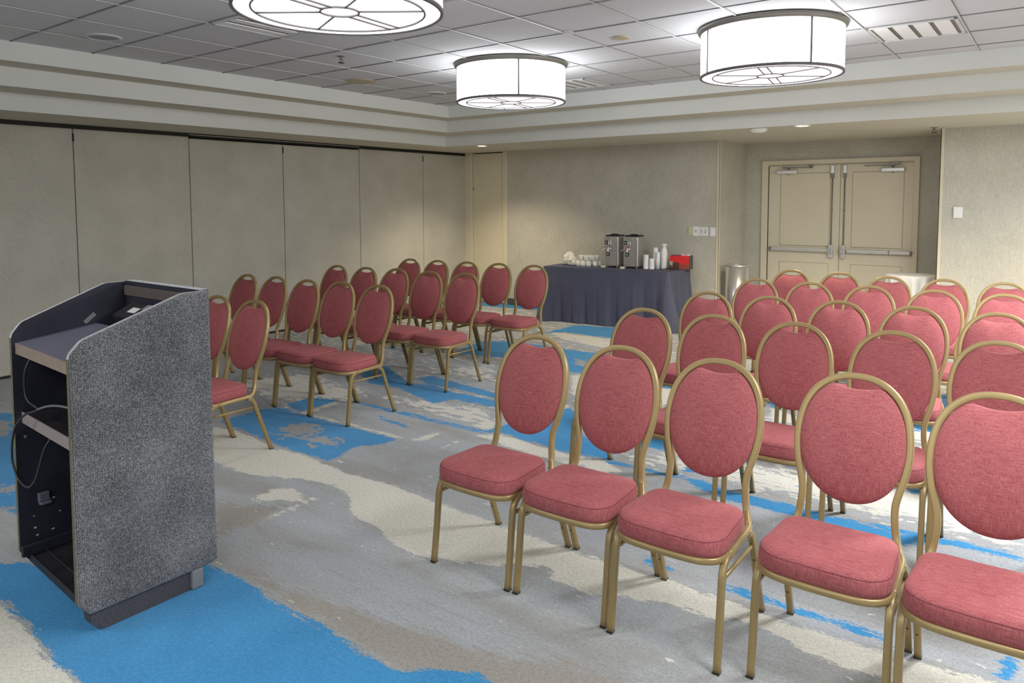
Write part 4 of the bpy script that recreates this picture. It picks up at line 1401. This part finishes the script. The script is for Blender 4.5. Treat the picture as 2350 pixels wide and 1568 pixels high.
# condiment box
cbx = thing('condiment_box', 'red box of condiments with dark sides at the table end', 'box', (-3.665, 8.295, ZT), 0.09)
bm = bmesh.new()
for a in ((-0.118, 0.118, -0.075, -0.069), (-0.118, 0.118, 0.069, 0.075), (-0.118, -0.112, -0.07, 0.07), (0.112, 0.118, -0.07, 0.07)):
    add_box(bm, *a, 0.0, 0.165)
add_box(bm, -0.115, 0.115, -0.07, 0.07, 0.0, 0.006)
add_box(bm, -0.115, 0.115, -0.07, 0.07, 0.09, 0.10)
obj('box_body', bm, M['charcoal'], cbx)
bm = bmesh.new()
add_box(bm, -0.117, 0.117, -0.0775, -0.0745, 0.062, 0.166)
obj('red_panel', bm, M['red'], cbx)
bm = bmesh.new()
add_box(bm, 0.0, 0.117, -0.0775, -0.0745, 0.006, 0.062)
obj('lower_panel', bm, M['redbrown'], cbx)
bm = bmesh.new()
add_box(bm, -0.117, 0.0, -0.0800, -0.0745, 0.006, 0.085)
obj('front_pocket', bm, M['darkbrown'], cbx)
PK = 'sweetener packets in the red box'
for k, (x, rz, m) in enumerate(((0.035, 0.1, 'pink'), (0.055, -0.2, 'pink'), (0.078, 0.25, 'label'), (0.010, -0.1, 'pink'))):
    bm = bmesh.new()
    add_rbox(bm, -0.022, 0.022, -0.002, 0.002, 0.0, 0.085, r=0.0015, seg=1)
    o = obj('sweetener_packet', bm, M[m], None, (-3.665 + x, 8.27 + 0.012 * k, ZT + 0.10))
    o.rotation_euler = (math.radians(-12), math.radians(8 * (k - 1)), rz)
    tag(o, ['pink sweetener packet standing in the red box', 'taller-tilted pink packet in the red box, beside a white one', 'white sugar packet at the dark end of the red box',
            'pink sweetener packet nearest the white bottle, in the red box'][k], 'packet', PK)
bm = bmesh.new()
lathe(bm, [(0.0, 0.0), (0.022, 0.0), (0.026, 0.055), (0.023, 0.055), (0.020, 0.006), (0.0, 0.006)], n=24)
o = obj('stirrer_cup', bm, M['darkbrown'], None, (-3.735, 8.165, ZT))
tag(o, 'small dark cup of stirrers in front of the red box', 'cup')
bm = bmesh.new()
for k in range(5):
    a = 2 * PI * k / 5
    sweep(bm, [(0.008 * math.cos(a), 0.008 * math.sin(a), 0.008), (0.014 * math.cos(a), 0.014 * math.sin(a), 0.098)], rr_profile(0.006, 0.003, 0.001, 1))
o = obj('coffee_stirrers', bm, M['label'], None, (-3.735, 8.165, ZT))
tag(o, 'bunch of white coffee stirrers in the small dark cup', 'stirrers')
o['kind'] = 'stuff'

# stainless waste bin
t = thing('waste_bin', 'stainless steel cylinder bin in front of the alcove corner', 'bin', (-3.098, 8.62, 0))
bm = bmesh.new()
lathe(bm, [(0.132, 0.0), (0.135, 0.012), (0.135, 0.735), (0.131, 0.735)], n=56, cap0=True)
obj('bin_body', bm, M['chrome'], t)
bm = bmesh.new()
lathe(bm, [(0.136, 0.733), (0.137, 0.748), (0.128, 0.756), (0.085, 0.758), (0.080, 0.742), (0.078, 0.64)], n=56)
obj('bin_rim', bm, M['steel'], t)
bm = bmesh.new()
lathe(bm, [(0.0, 0.60), (0.126, 0.60), (0.126, 0.733)], n=40)
obj('bin_liner', bm, M['rubber'], t)

# round cocktail table with a white cloth
RT = (-1.292, 8.93)
bm = bmesh.new()
N = 96
rows = []
for dz, rr, amp in ((0.0, 0.0, 0), (0.0, 0.15, 0), (0.0, 0.238, 0), (0.004, 0.246, 0), (0.02, 0.249, 0.05), (0.07, 0.244, 0.5), (0.16, 0.238, 0.9), (0.28, 0.238, 1.0), (0.46, 0.250, 1.0), (0.66, 0.258, 1.15), (0.704, 0.262, 1.2)):
    rg = []
    for k in range(N):
        a = 2 * PI * k / N
        w_ = amp * (0.022 * math.sin(13 * a) + 0.010 * math.sin(27 * a + 1))
        rg.append(bm.verts.new((RT[0] + (rr + w_) * math.cos(a), RT[1] + (rr + w_) * math.sin(a), 0.712 - dz)))
    rows.append(rg)
for i, (a, b) in enumerate(zip(rows, rows[1:])):
    for k in range(N):
        if i == 0:
            continue
        bm.faces.new((a[k], a[(k + 1) % N], b[(k + 1) % N], b[k])).smooth = True
for v in rows[0]:
    bm.verts.remove(v)
bm.faces.new(rows[1])
cl = obj('round_tablecloth', bm, M['white_cloth'])
tag(cl, 'white cloth draped over a small round table before the double doors', 'tablecloth')

# ------------------------------------------------------------------ lights
def area(name, loc, size, power, rgb=(0.96, 0.98, 1.0), target=None, shape='DISK', size_y=None):
    d = bpy.data.lights.new(name, 'AREA')
    d.shape = shape
    d.size = size
    if size_y:
        d.size_y = size_y
    d.energy = power
    d.color = rgb
    o = bpy.data.objects.new(name, d)
    COL.objects.link(o)
    o.location = loc
    v = Vector(target) - Vector(loc) if target else Vector((0, 0, -1))
    o.rotation_euler = v.to_track_quat('-Z', 'Y').to_euler()
    return o
# added fill lamps beyond the frame, set out like unseen drum lights
area('fill_lamp', (0.45, 2.1, 2.30), 0.9, 60)
area('fill_lamp', (0.75, 4.9, 2.30), 0.9, 150)
area('fill_lamp', (1.6, 6.4, 2.18), 0.6, 60)
area('fill_lamp', (-0.4, -0.7, 2.30), 0.9, 30)
area('fill_lamp', (-3.6, -0.7, 2.30), 0.9, 30)
# large added fill light by the front wall, facing the room
area('front_fill', (-1.5, -2.4, 1.9), 3.5, 18, target=(-2.8, 5, 1.0), shape='RECTANGLE', size_y=1.0)
for x, y, e in ((-6.055, 7.44, 150), (-2.035, 7.35, 240), (0.4, 7.4, 220)):  # last spot is added off frame to brighten the back wall
    d = bpy.data.lights.new('soffit_spot', 'SPOT')
    d.energy = e
    d.color = (1.0, 0.83, 0.58)
    d.spot_size = math.radians(125)
    d.spot_blend = 0.8
    d.shadow_soft_size = 0.05
    o = bpy.data.objects.new('soffit_spot', d)
    COL.objects.link(o)
    o.location = (x, y, ZS - 0.012)

w = bpy.data.worlds.new('world')
w.use_nodes = True
w.node_tree.nodes['Background'].inputs[0].default_value = (0.9, 0.95, 1.0, 1)
w.node_tree.nodes['Background'].inputs[1].default_value = 0.3
scene.world = w
scene.view_settings.view_transform = 'Standard'
scene.view_settings.look = 'None'
scene.view_settings.exposure = 0.14
scene.view_settings.gamma = 1.18
try:
    scene.cycles.max_bounces = 6
    scene.cycles.diffuse_bounces = 3
    scene.cycles.glossy_bounces = 2
    scene.cycles.caustics_reflective = False
    scene.cycles.caustics_refractive = False
    scene.cycles.use_adaptive_sampling = True
    scene.cycles.adaptive_threshold = 0.06
    scene.cycles.use_denoising = True
    scene.cycles.sample_clamp_indirect = 4.0
except Exception:
    pass
